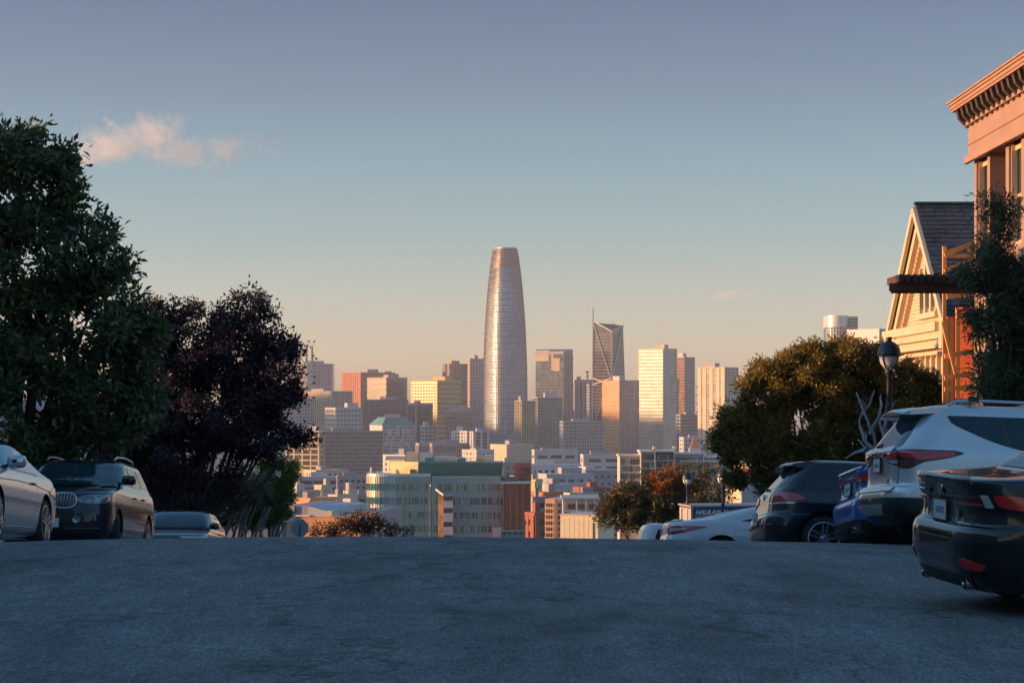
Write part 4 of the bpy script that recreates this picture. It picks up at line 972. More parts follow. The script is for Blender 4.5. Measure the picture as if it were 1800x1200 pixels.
cream = mat('cream_clapboard', (.54, .43, .30), .6, var=.06)
creamt = mat('cream_paint', (.58, .47, .34), .55, var=.05)
def gable_house():
    Xf, da, db = 11.9, 56.2, 64.2; dm = (da + db) / 2
    gb = ground_z(12, 60) - 2.5
    t = thing('gabled_house', 'cream gabled house with steep slate roof and dentilled rake', 'house', (Xf, dm, 0), 0)
    hy = (db - da) / 2; ze, zr = 2.25, 5.62
    MB().box(0, 9.5, -hy + .35, hy - .35, gb, ze).build('wall', cream, t)
    mb = MB(); mb.extrude([(0.02, -hy + .4, ze), (0.02, hy - .4, ze), (0.02, 0, zr - .45)], (9.4, 0, 0)); mb.build('gable_wall', cream, t)
    # clapboards on the gable front
    bo = MB(); z = gb
    for i in range(70):
        z = -1.0 + i * .105
        if z < ze: w = hy - .36
        else: w = (hy - .4) * (1 - (z - ze) / (zr - .45 - ze))
        if w < .15: break
        o = MB(); o.hexa([(-.03, -w, z), (.02, -w, z), (.02, w, z), (-.03, w, z), (-.008, -w, z + .1), (.02, -w, z + .1), (.02, w, z + .1), (-.008, w, z + .1)]); o.build('clapboard', cream, t)
    # roof slopes with shingle courses
    sl = mat('slate', (.060, .062, .072), .8, var=.35, vscale=1.1)
    L = math.hypot(hy, zr - ze + .0); th = math.atan2(zr - ze, hy)
    for sgn in (-1, 1):
        mb = MB(); mb.hexa([(-.35, sgn * (hy + .15), ze - .12), (9.6, sgn * (hy + .15), ze - .12), (9.6, 0, zr), (-.35, 0, zr),
                            (-.35, sgn * (hy + .15), ze), (9.6, sgn * (hy + .15), ze), (9.6, 0, zr + .12), (-.35, 0, zr + .12)])
        rf = mb.build('roof_slope', sl, t, fix=True)
        sh = MB(); rr = random.Random(5)
        rows = 26; sv = Vector((0, -sgn * (hy + .15), zr - ze + .12)); Ls = sv.length; sv /= Ls; nv = Vector((0, sgn * abs(sv.z), abs(sv.y)))
        for r_ in range(rows):
            x = -.36 - rr.random() * .15
            while x < 9.6:
                w = rr.uniform(.2, .34); x2 = min(x + w, 9.62); x1 = max(x, -.36)
                if x2 - x1 > .04:
                    base = Vector((0, sgn * (hy + .15), ze)) + sv * (Ls * r_ / rows - .02)
                    tip = base + sv * (Ls / rows + .03); t0 = rr.uniform(.018, .04)
                    p = [base, tip]
                    sh.hexa([Vector((x1, 0, 0)) + base, Vector((x2 - .012, 0, 0)) + base, Vector((x2 - .012, 0, 0)) + tip, Vector((x1, 0, 0)) + tip] +
                            [Vector((x1, 0, 0)) + base + nv * t0, Vector((x2 - .012, 0, 0)) + base + nv * t0, Vector((x2 - .012, 0, 0)) + tip + nv * .006, Vector((x1, 0, 0)) + tip + nv * .006])
                x += w
        sh.build('shingles', [sl], rf, kind='stuff')
        # rake boards: three stepped mouldings and a dentil row
        for off, w_, dz, xx in ((.0, .16, .0, -.42), (.26, .26, 0, -.30), (.52, .2, 0, -.16)):
            xm = (xx + .06) / 2 if off > .1 else -.41; a = Vector((xm, sgn * (hy + .15), ze - off - .06)); b = Vector((xm, 0, zr - off - .06))
            MB().bar(a, b, (.06 - xx) if off > .1 else .1, w_ + .05, (0, -sgn * .6, .8)).build('rake_board', creamt, t)
        nden = 26
        for i in range(nden):
            f = (i + .5) / nden
            p = Vector((-.12, sgn * (hy + .15) * (1 - f), ze - .66 + (zr - ze) * f))
            MB().bar(p + Vector((0, 0, -.05)), p + Vector((0, 0, .05)), .09, .1, (1, 0, 0)).build('dentil', W_('rust'), t)
        MB().box(-.5, .2, sgn * (hy + .15) - .2, sgn * (hy + .15) + .2, ze - .75, ze - .02).build('eave_return', creamt, t)
    MB().bar((-.4, 0, zr + .13), (9.6, 0, zr + .13), .22, .08).build('ridge_cap', sl, t)
    # paired windows in the gable
    for y0 in (-1.55, -.75, .05):
        w = MB().box(-.05, .0, y0, y0 + .6, 2.75, 4.0 - abs(y0 + .45) * .45).build('window', winglass, t)
        for (ya, yb) in ((y0 - .1, y0), (y0 + .6, y0 + .7)): MB().box(-.12, .01, ya, yb, 2.6, 4.15 - abs(y0 + .45) * .45).build('window_frame', creamt, w)
        MB().box(-.09, .0, y0, y0 + .6, 3.3, 3.36).build('sash_rail', creamt, w)
    MB().box(-.18, .0, -1.8, .9, 2.45, 2.6).build('window_sill', creamt, t)
    # pent cornice, frieze with panels, bay below
    for (x, za, zb, nm) in ((.62, 1.98, 2.22, 'cornice'), (.5, 1.78, 1.98, 'cornice_mould'), (.34, 1.55, 1.78, 'cornice_mould'), (.25, 1.38, 1.46, 'cornice_mould')):
        MB().box(-x, 9.5, -hy + .3 - x * .5, hy - .3 + x * .5, za, zb).build(nm, creamt, t)
    for i in range(9):
        y0 = -hy + .5 + i * .8
        MB().box(-.06, .0, y0, y0 + .6, .85, 1.3).build('frieze_panel', creamt, t)
        MB().box(-.16, .0, y0 + .64, y0 + .74, .8, 1.37).build('console', creamt, t)
    MB().box(-.2, 9.5, -hy + .25, hy - .25, .62, .78).build('string_course', creamt, t)
    for y0 in (-3.2, -1.9, -.2, 1.5):
        w = MB().box(-.04, .0, y0, y0 + .9, -1.9, .4).build('window', winglass, t)
        for (ya, yb, za, zb) in ((y0 - .13, y0, -2, .55), (y0 + .9, y0 + 1.03, -2, .55), (y0, y0 + .9, .4, .55), (y0, y0 + .9, -2, -1.9), (y0, y0 + .9, -.8, -.72)):
            MB().box(-.12, .0, ya, yb, za, zb).build('window_frame', creamt, w)
gable_house()

def timber():
    om = mat('raw_timber', (.76, .34, .11), .7, var=.2, vscale=3, aniso=(1, 1, .1)); pm_ = mat('red_plywood', (.58, .13, .05), .7, var=.15)
    t = thing('timber_stair_frame', 'orange timber stair frame with red panels between the two houses', 'scaffold', (0, 0, 0), 0)
    d = 53.0
    def q(x, y, dd=d): return P(x, y, dd)
    gz_ = ground_z(11, d)
    for x, dd, yt in ((1660, 52.6, 433), (1664, 54, 560), (1672, 54, 560), (1684, 54, 545), (1716, 52.6, 420), (1712, 54, 545)):
        a = q(x, yt, dd); MB().bar((a.x, dd, gz_), a, .09, .09, (0, 1, 0)).build('post', om, t)
    for (xa, ya, xb, yb, dd, w) in ((1660, 447, 1720, 424, 52.5, .13), (1660, 450, 1720, 450, 53.4, .1), (1700, 436, 1720, 450, 53, .08), (1660, 475, 1720, 452, 52.5, .08), (1660, 508, 1716, 500, 52.5, .14), (1664, 520, 1716, 514, 53.6, .16),
                                    (1660, 626, 1716, 617, 52.4, .12), (1660, 664, 1716, 656, 52.4, .12), (1657, 566, 1680, 657, 52.3, .08), (1660, 684, 1716, 680, 52.4, .12)):
        MB().bar(q(xa, ya, dd), q(xb, yb, dd), .08, w, (0, 0, 1)).build('rail', om, t)
    a, b = q(1686, 700, 54.4), q(1716, 540, 54.4)
    mb = MB(); mb.hexa([(a.x - .1, 54.3, a.z), (b.x + .35, 54.0, a.z), (b.x + .35, 54.1, a.z), (a.x - .1, 54.4, a.z), (a.x - .1, 54.3, b.z), (b.x + .35, 54.0, b.z), (b.x + .35, 54.1, b.z), (a.x - .1, 54.4, b.z)])
    mb.build('panel', pm_, t)
    a2 = q(1664, 700, 54.6)
    MB().box(a2.x, b.x, 54.5, 54.6, a.z, q(0, 556, 54.6).z).build('panel', pm_, t)
    # brown trellis canopy reaching out over the pavement
    dk = mat('brown_beam', (.10, .040, .025), .6, var=.2, vscale=4)
    t = thing('trellis_canopy', 'dark brown trellis of beams jutting out before the gabled house', 'pergola', (0, 0, 0), 0)
    for dd, yo in ((46.0, 0), (46.9, 0)):
        a, b = P(1563, 505, 46), P(1700, 505, 46); a.x += .0 if dd < 46.5 else .2
        MB().bar((a.x, dd, a.z), (b.x + 1.1, dd, a.z), .07, .17).build('beam', dk, t)
    a, b = P(1580, 496, 46), P(1690, 496, 46)
    for i in range(12):
        x = a.x + (b.x - a.x) * i / 9
        MB().bar((x, 45.7, a.z + .075), (x, 47.2, a.z + .075), .09, .16).build('rafter', dk, t)
    for dd in (46.0, 46.9): MB().bar((11.0, dd, ground_z(11, 46)), (11.0, dd, a.z - .15), .14, .14, (0, 1, 0)).build('post', dk, t)
timber()

# houses on the left side of the street, which shade the road
def left_house(label, X1, d0, d1, ztop, col, seed):
    t = thing('street_house', label, 'house', (X1, (d0 + d1) / 2, 0), 0); gb = ground_z(X1, d1) - 2; h = (d1 - d0) / 2
    m = wall(label[:12], col)
    MB().box(-9, 0, -h, h, gb, ztop).build('wall', m, t)
    MB().box(-9.2, .45, -h - .05, h + .05, ztop, ztop + .35).build('cornice', W_('white'), t)
    g = ground_z(X1, (d0 + d1) / 2)
    zz = g + 1.2
    while zz + 1.8 < ztop:
        for y0 in np.arange(-h + 1, h - 1.2, 2.2):
            w = MB().box(.0, .04, y0, y0 + 1.05, zz, zz + 1.7).build('window', winglass, t)
            for (ya, yb, za, zb) in ((y0 - .1, y0, zz - .1, zz + 1.8), (y0 + 1.05, y0 + 1.15, zz - .1, zz + 1.8), (y0, y0 + 1.05, zz - .1, zz), (y0, y0 + 1.05, zz + 1.7, zz + 1.8)):
                MB().box(.0, .08, ya, yb, za, zb).build('window_frame', W_('white'), w)
        zz += 3.1
left_house('pale blue terraced house hidden behind the left trees, nearest the camera', -14.5, -22, 2, 9.0, (.35, .42, .46), 1)
left_house('grey terraced house hidden behind the silver coupe', -14.5, 2.2, 22, 9.4, (.36, .35, .34), 2)
left_house('cream terraced house hidden behind the big leafy tree', -14.5, 22.2, 43, 8.2, (.58, .5, .4), 3)
left_house('white lower house glimpsed between the leafy and purple trees', -14.5, 43.2, 62, 1.9, (.6, .6, .6), 4)
left_house('tan lower house down the slope behind the purple tree', -14.5, 62.2, 80, -.2, (.45, .38, .3), 5)
left_house('brown lowest house above the cross street on the left', -14.8, 80.2, 98, -2.2, (.3, .22, .17), 6)

# ------------------------------------------------------------------ street furniture
post_m = mat('lamp_iron', (.035, .045, .065), .4, .4, var=.15)
globe_m = mat('lamp_globe', (.72, .68, .66), .25, 0, var=.04, spec=.6)
def lamp(label, d, top):
    X = 8.42; t = thing('street_lamp', label, 'street lamp', (X, d, ground_z(X, d)), 0, 'iron street lamps along the right kerb')
    e = max(-.6, top - t.location.z - 5.1)      # taller or shorter post on the slope
    sq = lambda z: 5.1 - (5.1 - z) * .72 if z > 4.05 else (z + .28 if z > 3.9 else z)
    def up(pr, z0=3.0): return [(r, sq(z) + e if z > z0 else z) for r, z in pr]
    m = MB().lathe(up([(.20, 0), (.20, .25), (.15, .32), (.14, .75), (.10, .85), (.075, 1.0), (.065, 3.5), (.085, 3.52), (.085, 3.6), (.065, 3.62), (.06, 3.95), (.10, 4.0), (.10, 4.06), (.06, 4.1), (.0, 4.1)]), 20)
    m.build('post', post_m, t, smooth=40)
    g = MB().lathe(up([(.06, 4.14), (.13, 4.17), (.19, 4.25), (.225, 4.36), (.24, 4.50), (.0, 4.50)]), 24).build('globe', globe_m, t, smooth=40)
    for i in range(4):
        a = R(45 + 90 * i); c, s = math.cos(a), math.sin(a)
        MB().tube([(r * c, r * s, sq(z) + e) for r, z in ((.07, 4.08), (.145, 4.16), (.205, 4.25), (.24, 4.36), (.255, 4.52))], .013, 6).build('rib', post_m, t)
    m = MB().lathe(up([(.0, 4.505), (.285, 4.505), (.29, 4.56), (.275, 4.58), (.272, 4.66), (.25, 4.76), (.20, 4.86), (.13, 4.93), (.07, 4.965), (.06, 4.98), (.06, 5.03), (.075, 5.05), (.075, 5.09), (.0, 5.1)]), 28)
    m.build('cap', post_m, t, smooth=40)
    return t
LAMPS = [('near street lamp standing before the bushy tree and gabled house', 47.0, 592), ('middle street lamp rising behind the white coupe', 84.0, 820), ('farthest smallest street lamp beside the mid tree', 101.0, 826)]
for lb, d, yt in LAMPS:
    lamp(lb, d, (YH - yt) * d / F).scale = (.93, .93, 1)

def stop_sign():
    d = 92; c = P(527, 927.5, d)
    t = thing('stop_sign', 'back of an octagonal grey stop sign before the ochre building', 'road sign', (c.x, d, ground_z(c.x, d)))
    r = .41; zc = c.z - t.location.z
    mb = MB(); mb.extrude([(r * math.cos(R(22.5 + 45 * i)), 0, zc + r * math.sin(R(22.5 + 45 * i))) for i in range(8)], (0, .006, 0)); mb.build('sign_plate', mat('sign_back', (.34, .38, .42), .45, .5, var=.1), t, fix=True)
    MB().bar((0, -.035, 0), (0, -.035, zc + .14), .055, .05, (0, 1, 0)).build('post', mat('sign_post', (.06, .07, .08), .5, .4), t)
    for z in (zc - .15, zc + .1): MB().tube([(0, -.07, z), (0, -.055, z)], .02, 8).build('bolt', post_m, t)
stop_sign()

def no_sign():
    d = 44; c = P(1581, 749, d)
    t = thing('parking_sign', 'small white sign with red letters NO on a thin post behind the silver suv', 'road sign', (c.x, d, ground_z(8.4, d)))
    zc = c.z - t.location.z
    red = mat('sign_red', (.45, .03, .03), .5, var=.05)
    MB().box(-.15, .25, -.01, .0, zc - .15, zc + .12).build('sign_plate', mat('sign_white', (.7, .68, .66), .5, var=.03), t)
    for x0, x1, z0, z1 in ((-.15, .25, .10, .12), (-.15, .25, -.15, -.13), (-.15, -.13, -.13, .10), (.23, .25, -.13, .10)):
        MB().box(x0, x1, -.014, -.01, zc + z0, zc + z1).build('border', red, t)
    o = link('lettering', text_mesh('NO', .2, bold=.008), red, t); o.rotation_euler = (R(90), 0, 0); o.location = (-.02, -.012, zc - .02)
    MB().box(.02, .06, .0, .04, 0, zc + .15).build('post', mat('sign_post', (.06, .07, .08)), t)
no_sign()

def container():
    d = 100; c = P(1216, 890, d)
    t = thing('storage_container', 'dark blue storage container with white lettering behind the white coupe', 'container', (c.x, c.y, c.z - 2.45), R(10))
    bm = mat('container_blue', (.045, .065, .13), .5, .2, var=.12, vscale=1); em = mat('container_door', (.50, .42, .42), .6, .1, var=.12, vscale=2)
    MB().box(.04, 4.85, .04, 2.3, 0, 2.42).build('body', bm, t)
    for x in np.arange(.3, 4.8, .3): 
        if x > 1.75 or x < .1: MB().box(x, x + .14, 0, .04, .1, 2.3).build('rib', bm, t)
    for i in range(7): MB().box(-.02, .04, .08 + i * .31, .08 + i * .31 + .27, .08, 2.34).build('door_board', em, t)
    for y in (.6, 1.7): MB().tube([(-.05, y, .15), (-.05, y, 2.3)], .025, 6).build('lock_bar', W_('grey'), t)
    for (x0, x1, y0, y1) in ((-.06, 4.9, -.02, 2.36),): MB().box(x0, x1, y0, y1, 2.42, 2.5).build('top_rail', W_('grey'), t)
    MB().box(-.05, .06, -.03, .05, 0, 2.42).build('corner_post', W_('grey'), t)
    wm = mat('sign_white', (.7, .68, .66))
    for s, sz, z, sh, x in (('HAULAWAY', .30, 2.17, .35, .18), ('800.83', .25, 1.84, 0, .18)):
        o = link('lettering', text_mesh(s, sz, sh, .012, 'LEFT'), wm, t); o.rotation_euler = (R(90), 0, 0); o.location = (x, .034, z)
    x = .18
    rr = random.Random(2)
    for i in range(14):
        w = rr.uniform(.05, .1)
        MB().box(x, x + w, .03, .038, 1.985, 2.03).build('small_print', W_('steel'), t); x += w + .02
    t.scale = (1, 1, 1)
container()

# pale bare branches of a cut-back shrub
def bare_shrub():
    d = 41.5; b = P(1555, 830, d)
    t = thing('bare_shrub', 'pollarded shrub with bare pale grey branches before the near lamp', 'shrub', (b.x, d, b.z - 1.6))
    bk = mat('grey_bark', (.36, .33, .34), .85, var=.2, vscale=6)
    MB().tube([(0, 0, -1.0), (.0, 0, .6), (-.05, 0, 1.5)], [.16, .13, .12], 9).build('trunk', bk, t, smooth=60)
    br = [[(1560, 825), (1545, 800), (1530, 760), (1517, 728), (1509, 690)], [(1545, 800), (1522, 775), (1514, 742), (1518, 712)], [(1530, 760), (1540, 735), (1548, 712), (1552, 695)],
          [(1517, 728), (1527, 707), (1533, 686)], [(1518, 712), (1508, 702)], [(1556, 815), (1553, 780), (1550, 745), (1553, 700)], [(1553, 760), (1566, 735), (1570, 705)],
          [(1558, 810), (1572, 780), (1578, 745), (1583, 718)], [(1560, 825), (1528, 805), (1518, 780), (1517, 758)], [(1560, 820), (1585, 790), (1592, 760), (1588, 720)], [(1585, 790), (1602, 765), (1606, 730)],
          [(1530, 800), (1512, 790), (1500, 795), (1493, 806)], [(1545, 805), (1526, 790), (1512, 772)], [(1570, 785), (1560, 760), (1562, 725), (1558, 705)]]
    rr = random.Random(1)
    for q in br:
        pts = [P(x, y, d) - Vector(t.location) + Vector((0, rr.uniform(-.1, .1) + .35 * math.sin(i * 1.3 + q[0][0]) * min(i, 1), 0)) for i, (x, y) in enumerate(q)]
        # smooth
        ps = []
        for a, c in zip(pts[:-1], pts[1:]):
            for f in (0, .34, .67): ps.append(a.lerp(c, f) + Vector((rr.uniform(-.012, .012), 0, rr.uniform(-.012, .012))))
        ps.append(pts[-1]); n = len(ps); r0 = .048 if len(q) > 3 else .032
        MB().tube(ps, [r0 - (r0 - .014) * i / (n - 1) for i in range(n)], 7).build('branch', bk, t, smooth=60)
bare_shrub()
# ------------------------------------------------------------------ trees and shrubs
def leaves(centres, per, spread, size, aspect, seed, droop=.2, flat=0.0, up=.3):
    """many folded leaves: rosettes of leaves at each centre -> vertices (n,4,3)"""
    g = np.random.default_rng(seed); C = np.repeat(np.asarray(centres, float), per, axis=0); n = len(C)
    ax = g.normal(size=(n, 3)); ax[:, 2] = ax[:, 2] * (1 - flat) + up * g.random(n) - droop * g.random(n)
    ax /= np.linalg.norm(ax, axis=1, keepdims=True)
    sd = np.cross(ax, g.normal(size=(n, 3))); sd /= np.linalg.norm(sd, axis=1, keepdims=True) + 1e-9
    nr = np.cross(ax, sd)
    L = size * g.uniform(.65, 1.25, n)[:, None]; Wd = L * aspect
    b = C + ax * (g.random(n)[:, None] * spread) + g.normal(size=(n, 3)) * spread * .45
    v = np.stack([b, b + ax * L * .5 + sd * Wd * .5 + nr * L * .06, b + ax * L - nr * L * .12 * g.random(n)[:, None], b + ax * L * .5 - sd * Wd * .5 + nr * L * .06], axis=1)
    return v

def crown_mesh(name, V, mats, weights, parent, seed, pick=None):
    n = len(V); me = bpy.data.meshes.new(name)
    me.vertices.add(n * 4); me.vertices.foreach_set('co', V.reshape(-1))
    me.loops.add(n * 4); me.loops.foreach_set('vertex_index', np.arange(n * 4, dtype=np.int32))
    me.polygons.add(n); me.polygons.foreach_set('loop_start', np.arange(0, n * 4, 4, dtype=np.int32))
    g = np.random.default_rng(seed); w = np.array(weights, float); w /= w.sum()
    mi = g.choice(len(mats), n, p=w).astype(np.int32) if pick is None else pick(V, g).astype(np.int32)
    for m in mats: me.materials.append(m)
    me.polygons.foreach_set('material_index', mi)
    me.update(calc_edges=True); me.validate()
    o = bpy.data.objects.new(name, me); COL.objects.link(o); o.parent = parent
    return o

DENS = 4.6
def blob_centres(blobs, d, dens, seed, depth=.8, shell=.55, jit=.25, clump=.42):
    """twig ends: each photo ellipse (x, y, rx, ry[, dd]) is a limb's worth of separate leafy clumps with gaps between.
    Returns the points and a tone per point, one tone for each clump (older or newer growth)"""
    g = np.random.default_rng(seed); out = []; tone = []
    for b in blobs:
        x, y, rx, ry = b[:4]; dd = b[4] if len(b) > 4 else 0.0
        D = d + dd; k = D / F; c = np.array(P(x, y, D)); rX, rZ = rx * k, ry * k; rY = depth * (rX + rZ) / 2
        total = int(dens * DENS * (rX * rZ) * 3)
        rc0 = clump * (.55 + .25 * math.sqrt(rX * rZ))
        nc = max(3, int(2.2 * (rX * rZ) / (rc0 * rc0) + 3))
        for i in range(nc):
            v = g.normal(size=3); v /= np.linalg.norm(v)
            f = (shell + (1 - shell) * g.random() ** .6) * g.uniform(.82, 1.16 + jit * .25)
            cc = c + v * f * np.array([rX, rY, rZ]) * .94
            rc = rc0 * g.uniform(.55, 1.15); rc = min(rc, .9 * max(rX, rZ))
            m = max(4, int(total / nc * (rc / rc0) ** 2 * 1.25))
            p = g.normal(size=(m, 3)); r = np.linalg.norm(p, axis=1, keepdims=True); p = p / r * (g.random((m, 1)) ** .45)
            p[:, 2] = p[:, 2] * .62 + .15 * p[:, 2] ** 2
            ax = v * .5 + np.array([0, 0, .35]); p = p * rc + ax * (rc * g.random((m, 1)) * .7) * np.sign(g.random((m, 1)) - .25)
            out.append(p + cc); tone.append(np.full(m, g.random()))
    return np.concatenate(out), np.concatenate(tone)

def tree(name, label, cat, d, base_px, blobs, dens, per, spread, size, aspect, mats, weights, seed, trunk=None, bark=(.06, .045, .035), depth=.8, pick=None, flat=0, droop=.2, rad=.16, shell=.5, extra=None, jit=.25, limbs=True):
    bx = (base_px - 900) / F * d
    t = thing(name, label, cat, (bx, d, ground_z(bx, d) if d < 135 else road_z(0, d)))
    off = np.array(t.location)
    C, tone = blob_centres(blobs, d, dens, seed, depth, shell, jit)
    V = leaves(C, per, spread, size, aspect, seed + 1, droop, flat) - off
    cw = np.cumsum(weights) / np.sum(weights); tn = np.repeat(tone, per)
    crown_mesh('crown', V, mats, weights, t, seed, pick or (lambda V_, g_: np.minimum(np.searchsorted(cw, np.clip(.5 * tn + .5 * g_.random(len(V_)), 0, .9999)), len(mats) - 1)))
    bk = mat('bark_%s' % name, bark, .9, var=.3, vscale=8)
    mb = MB(); g = random.Random(seed)
    ends = [P(b[0], b[1], d + (b[4] if len(b) > 4 else 0)) - Vector(t.location) for b in blobs]
    low = min(e.z for e in ends)
    fork = Vector((0, 0, max(.6, low * .45)))
    lean = trunk or (0, 0)
    mb.tube([(0, 0, -.4), (lean[0] * .3, 0, fork.z * .5), (lean[0], lean[1], fork.z)], [rad * 1.3, rad * 1.05, rad], 9)
    mb.build('trunk', bk, t, smooth=60)
    if limbs:
        for e in ends:
            m = MB(); a = Vector((lean[0], lean[1], fork.z - .05)); mid = a.lerp(e, .5) + Vector((g.uniform(-.2, .2), g.uniform(-.2, .2), -.08 * (e - a).length))
            m.tube([a, mid, a.lerp(e, .86)], [rad * .38, rad * .24, rad * .08], 6).build('limb', bk, t, smooth=60)
            for _ in range(3):
                p = mid.lerp(e, g.random() * .7); q = p + Vector((g.uniform(-1, 1), g.uniform(-.6, .6), g.uniform(-.2, .9))).normalized() * (.2 + .22 * (e - a).length * .3)
                MB().tube([p, p.lerp(q, .5) + Vector((0, 0, .05)), q], [rad * .12, rad * .08, rad * .03], 5).build('twig', bk, t)
    return t

LM = lambda n, c, tr=.3, ro=.5: leafmat('leaf_' + n, c, ro, tr)
# big glossy-leaved tree, left
tree('leafy_tree', 'huge dark glossy leaved tree at the left edge', 'tree', 44.0, 30,
     [(20, 330, 85, 95), (95, 330, 48, 55), (150, 420, 45, 60), (60, 470, 130, 120), (185, 480, 45, 55), (225, 530, 28, 40), (120, 590, 150, 110), (235, 620, 50, 65), (30, 690, 170, 110), (190, 720, 80, 75), (-120, 450, 160, 200), (-120, 700, 160, 140), (20, 265, 55, 50), (250, 700, 38, 60), (120, 285, 26, 24), (60, 780, 120, 40)],
     20, 11, .15, .20, .38, [LM('mag_dark', (.055, .08, .032), .2, .4), LM('mag_mid', (.095, .125, .042), .25, .4), LM('mag_light', (.12, .15, .07), .3, .4), LM('mag_rust', (.16, .09, .035), .3, .5)], [4.5, 3.5, 1.4, .6], 11, rad=.26, depth=.9, jit=.34)
# purple plum
tree('purple_tree', 'dark purple leaved tree between the leafy tree and the skyline', 'tree', 66.0, 345,
     [(330, 610, 60, 62), (300, 700, 85, 85), (400, 620, 62, 58), (432, 560, 26, 36), (452, 528, 14, 24), (470, 560, 12, 16), (478, 620, 34, 40), (455, 690, 62, 55), (360, 720, 120, 80), (488, 700, 34, 26), (505, 768, 38, 22), (535, 772, 14, 9), (430, 770, 80, 45), (270, 590, 45, 50), (255, 545, 22, 22), (415, 545, 22, 30), (510, 625, 18, 22), (515, 700, 24, 16), (440, 640, 60, 60), (300, 800, 120, 65), (245, 640, 50, 60), (310, 548, 30, 24), (365, 545, 28, 24), (502, 600, 16, 20), (508, 660, 20, 14), (525, 775, 18, 12), (220, 790, 90, 80), (310, 865, 60, 42), (380, 850, 45, 40)],
     44, 9, .17, .13, .5, [LM('plum_dark', (.026, .015, .022), .15, .5), LM('plum_mid', (.05, .025, .036), .2, .5), LM('plum_red', (.09, .032, .035), .3, .5)], [5, 3, .7], 23, rad=.2, depth=.9, jit=.3)
# clipped green shrubs under it
tree('green_shrub', 'bright green bushy shrub beyond the purple tree', 'shrub', 84.0, 462,
     [(490, 835, 34, 36), (470, 875, 42, 42), (500, 870, 22, 36), (440, 890, 38, 40), (480, 905, 30, 24), (515, 830, 10, 16)],
     95, 10, .11, .10, .5, [LM('box_bright', (.19, .24, .04), .35), LM('box_mid', (.09, .14, .035), .3), LM('box_dark', (.035, .055, .02), .2)], [2.6, 3, 2], 31, rad=.12, trunk=(.3, 0), depth=.8, shell=.35)
tree('grey_shrub', 'grey green feathery shrub left of the bright one', 'shrub', 80.0, 425,
     [(425, 850, 40, 42), (395, 885, 46, 46), (360, 880, 40, 45), (430, 890, 30, 34), (330, 890, 50, 40)],
     70, 10, .11, .09, .35, [LM('sage', (.15, .16, .11), .25), LM('sage_dark', (.06, .07, .045), .2), LM('box_dark', (.02, .035, .014))], [2.5, 3, 2], 37, rad=.12, trunk=(-.2, 0), depth=.8, shell=.35)
def stems():
    t = thing('leaning_stems', 'row of leaning bare grey stems below the green shrubs', 'shrub stems', P(415, 975, 78))
    bk = mat('grey_bark', (.36, .33, .34)); bk2 = mat('stem_bark', (.13, .11, .10), .9, var=.2)
    g = random.Random(6)
    for i in range(11):
        x = 385 + i * 6.5
        a = P(x, 975, 78 + g.uniform(-.6, .6)) - t.location; b = P(x + 26 + g.uniform(-6, 16), 890, 78 + g.uniform(-.6, .6)) - t.location
        MB().tube([a, a.lerp(b, .5) + Vector((-.08, 0, 0)), b], [.05, .04, .025], 6).build('stem', bk2, t)
stems()
# bushy street tree, right, with golden tips
def tipped(V, g):
    # bronze and gold leaves become commoner towards the top
    n = len(V); z = V[:, :, 2].mean(axis=1); r = g.random(n) + .12 * (z - z.mean()) / z.std()
    return np.where(r < .30, 1, np.where(r < .70, 0, np.where(r < .92, 2, 3)))
tree('bushy_tree', 'broad rounded olive green street tree behind the dark hatchback', 'tree', 57.0, 1452,
     [(1395, 665, 56, 48), (1470, 645, 62, 40), (1335, 720, 62, 52), (1430, 730, 90, 62), (1530, 640, 50, 36), (1520, 710, 75, 60), (1600, 685, 55, 42), (1285, 765, 36, 22), (1310, 790, 40, 38), (1400, 800, 80, 50), (1480, 780, 80, 50), (1570, 750, 80, 55), (1380, 640, 26, 22), (1345, 670, 34, 30), (1632, 690, 28, 26), (1265, 762, 16, 9), (1300, 830, 20, 20), (1350, 845, 30, 26), (1290, 740, 26, 20), (1330, 770, 60, 50), (1450, 830, 90, 40), (1550, 800, 80, 40)],
     120, 11, .11, .13, .30, [LM('pit_mid', (.17, .175, .04), .3), LM('pit_dark', (.085, .095, .026), .25), LM('pit_bronze', (.25, .15, .035), .35), LM('pit_gold', (.26, .15, .035), .35)], [1], 41, rad=.2, depth=.85, pick=tipped, jit=.1, shell=.35, bark=(.10, .08, .07))
# feathery tree at the right edge
tree('feathery_tree', 'feathery grey green tree before the salmon house', 'tree', 38.5, 1775,
     [(1750, 395, 18, 36), (1743, 428, 22, 26), (1762, 445, 26, 26), (1728, 440, 12, 16), (1735, 470, 38, 42), (1790, 470, 40, 45), (1745, 545, 56, 50), (1800, 560, 50, 80), (1770, 620, 48, 50), (1750, 670, 45, 40), (1810, 670, 55, 60), (1735, 360, 12, 14), (1765, 365, 14, 20), (1705, 490, 16, 20), (1705, 555, 18, 20), (1850, 500, 60, 110), (1780, 700, 50, 30)],
     100, 12, .13, .125, .18, [LM('pod_mid', (.13, .155, .08), .3), LM('pod_dark', (.075, .095, .055), .25), LM('pod_pale', (.13, .15, .085), .3)], [3, 3, 1], 53, rad=.14, depth=.8, jit=.3)
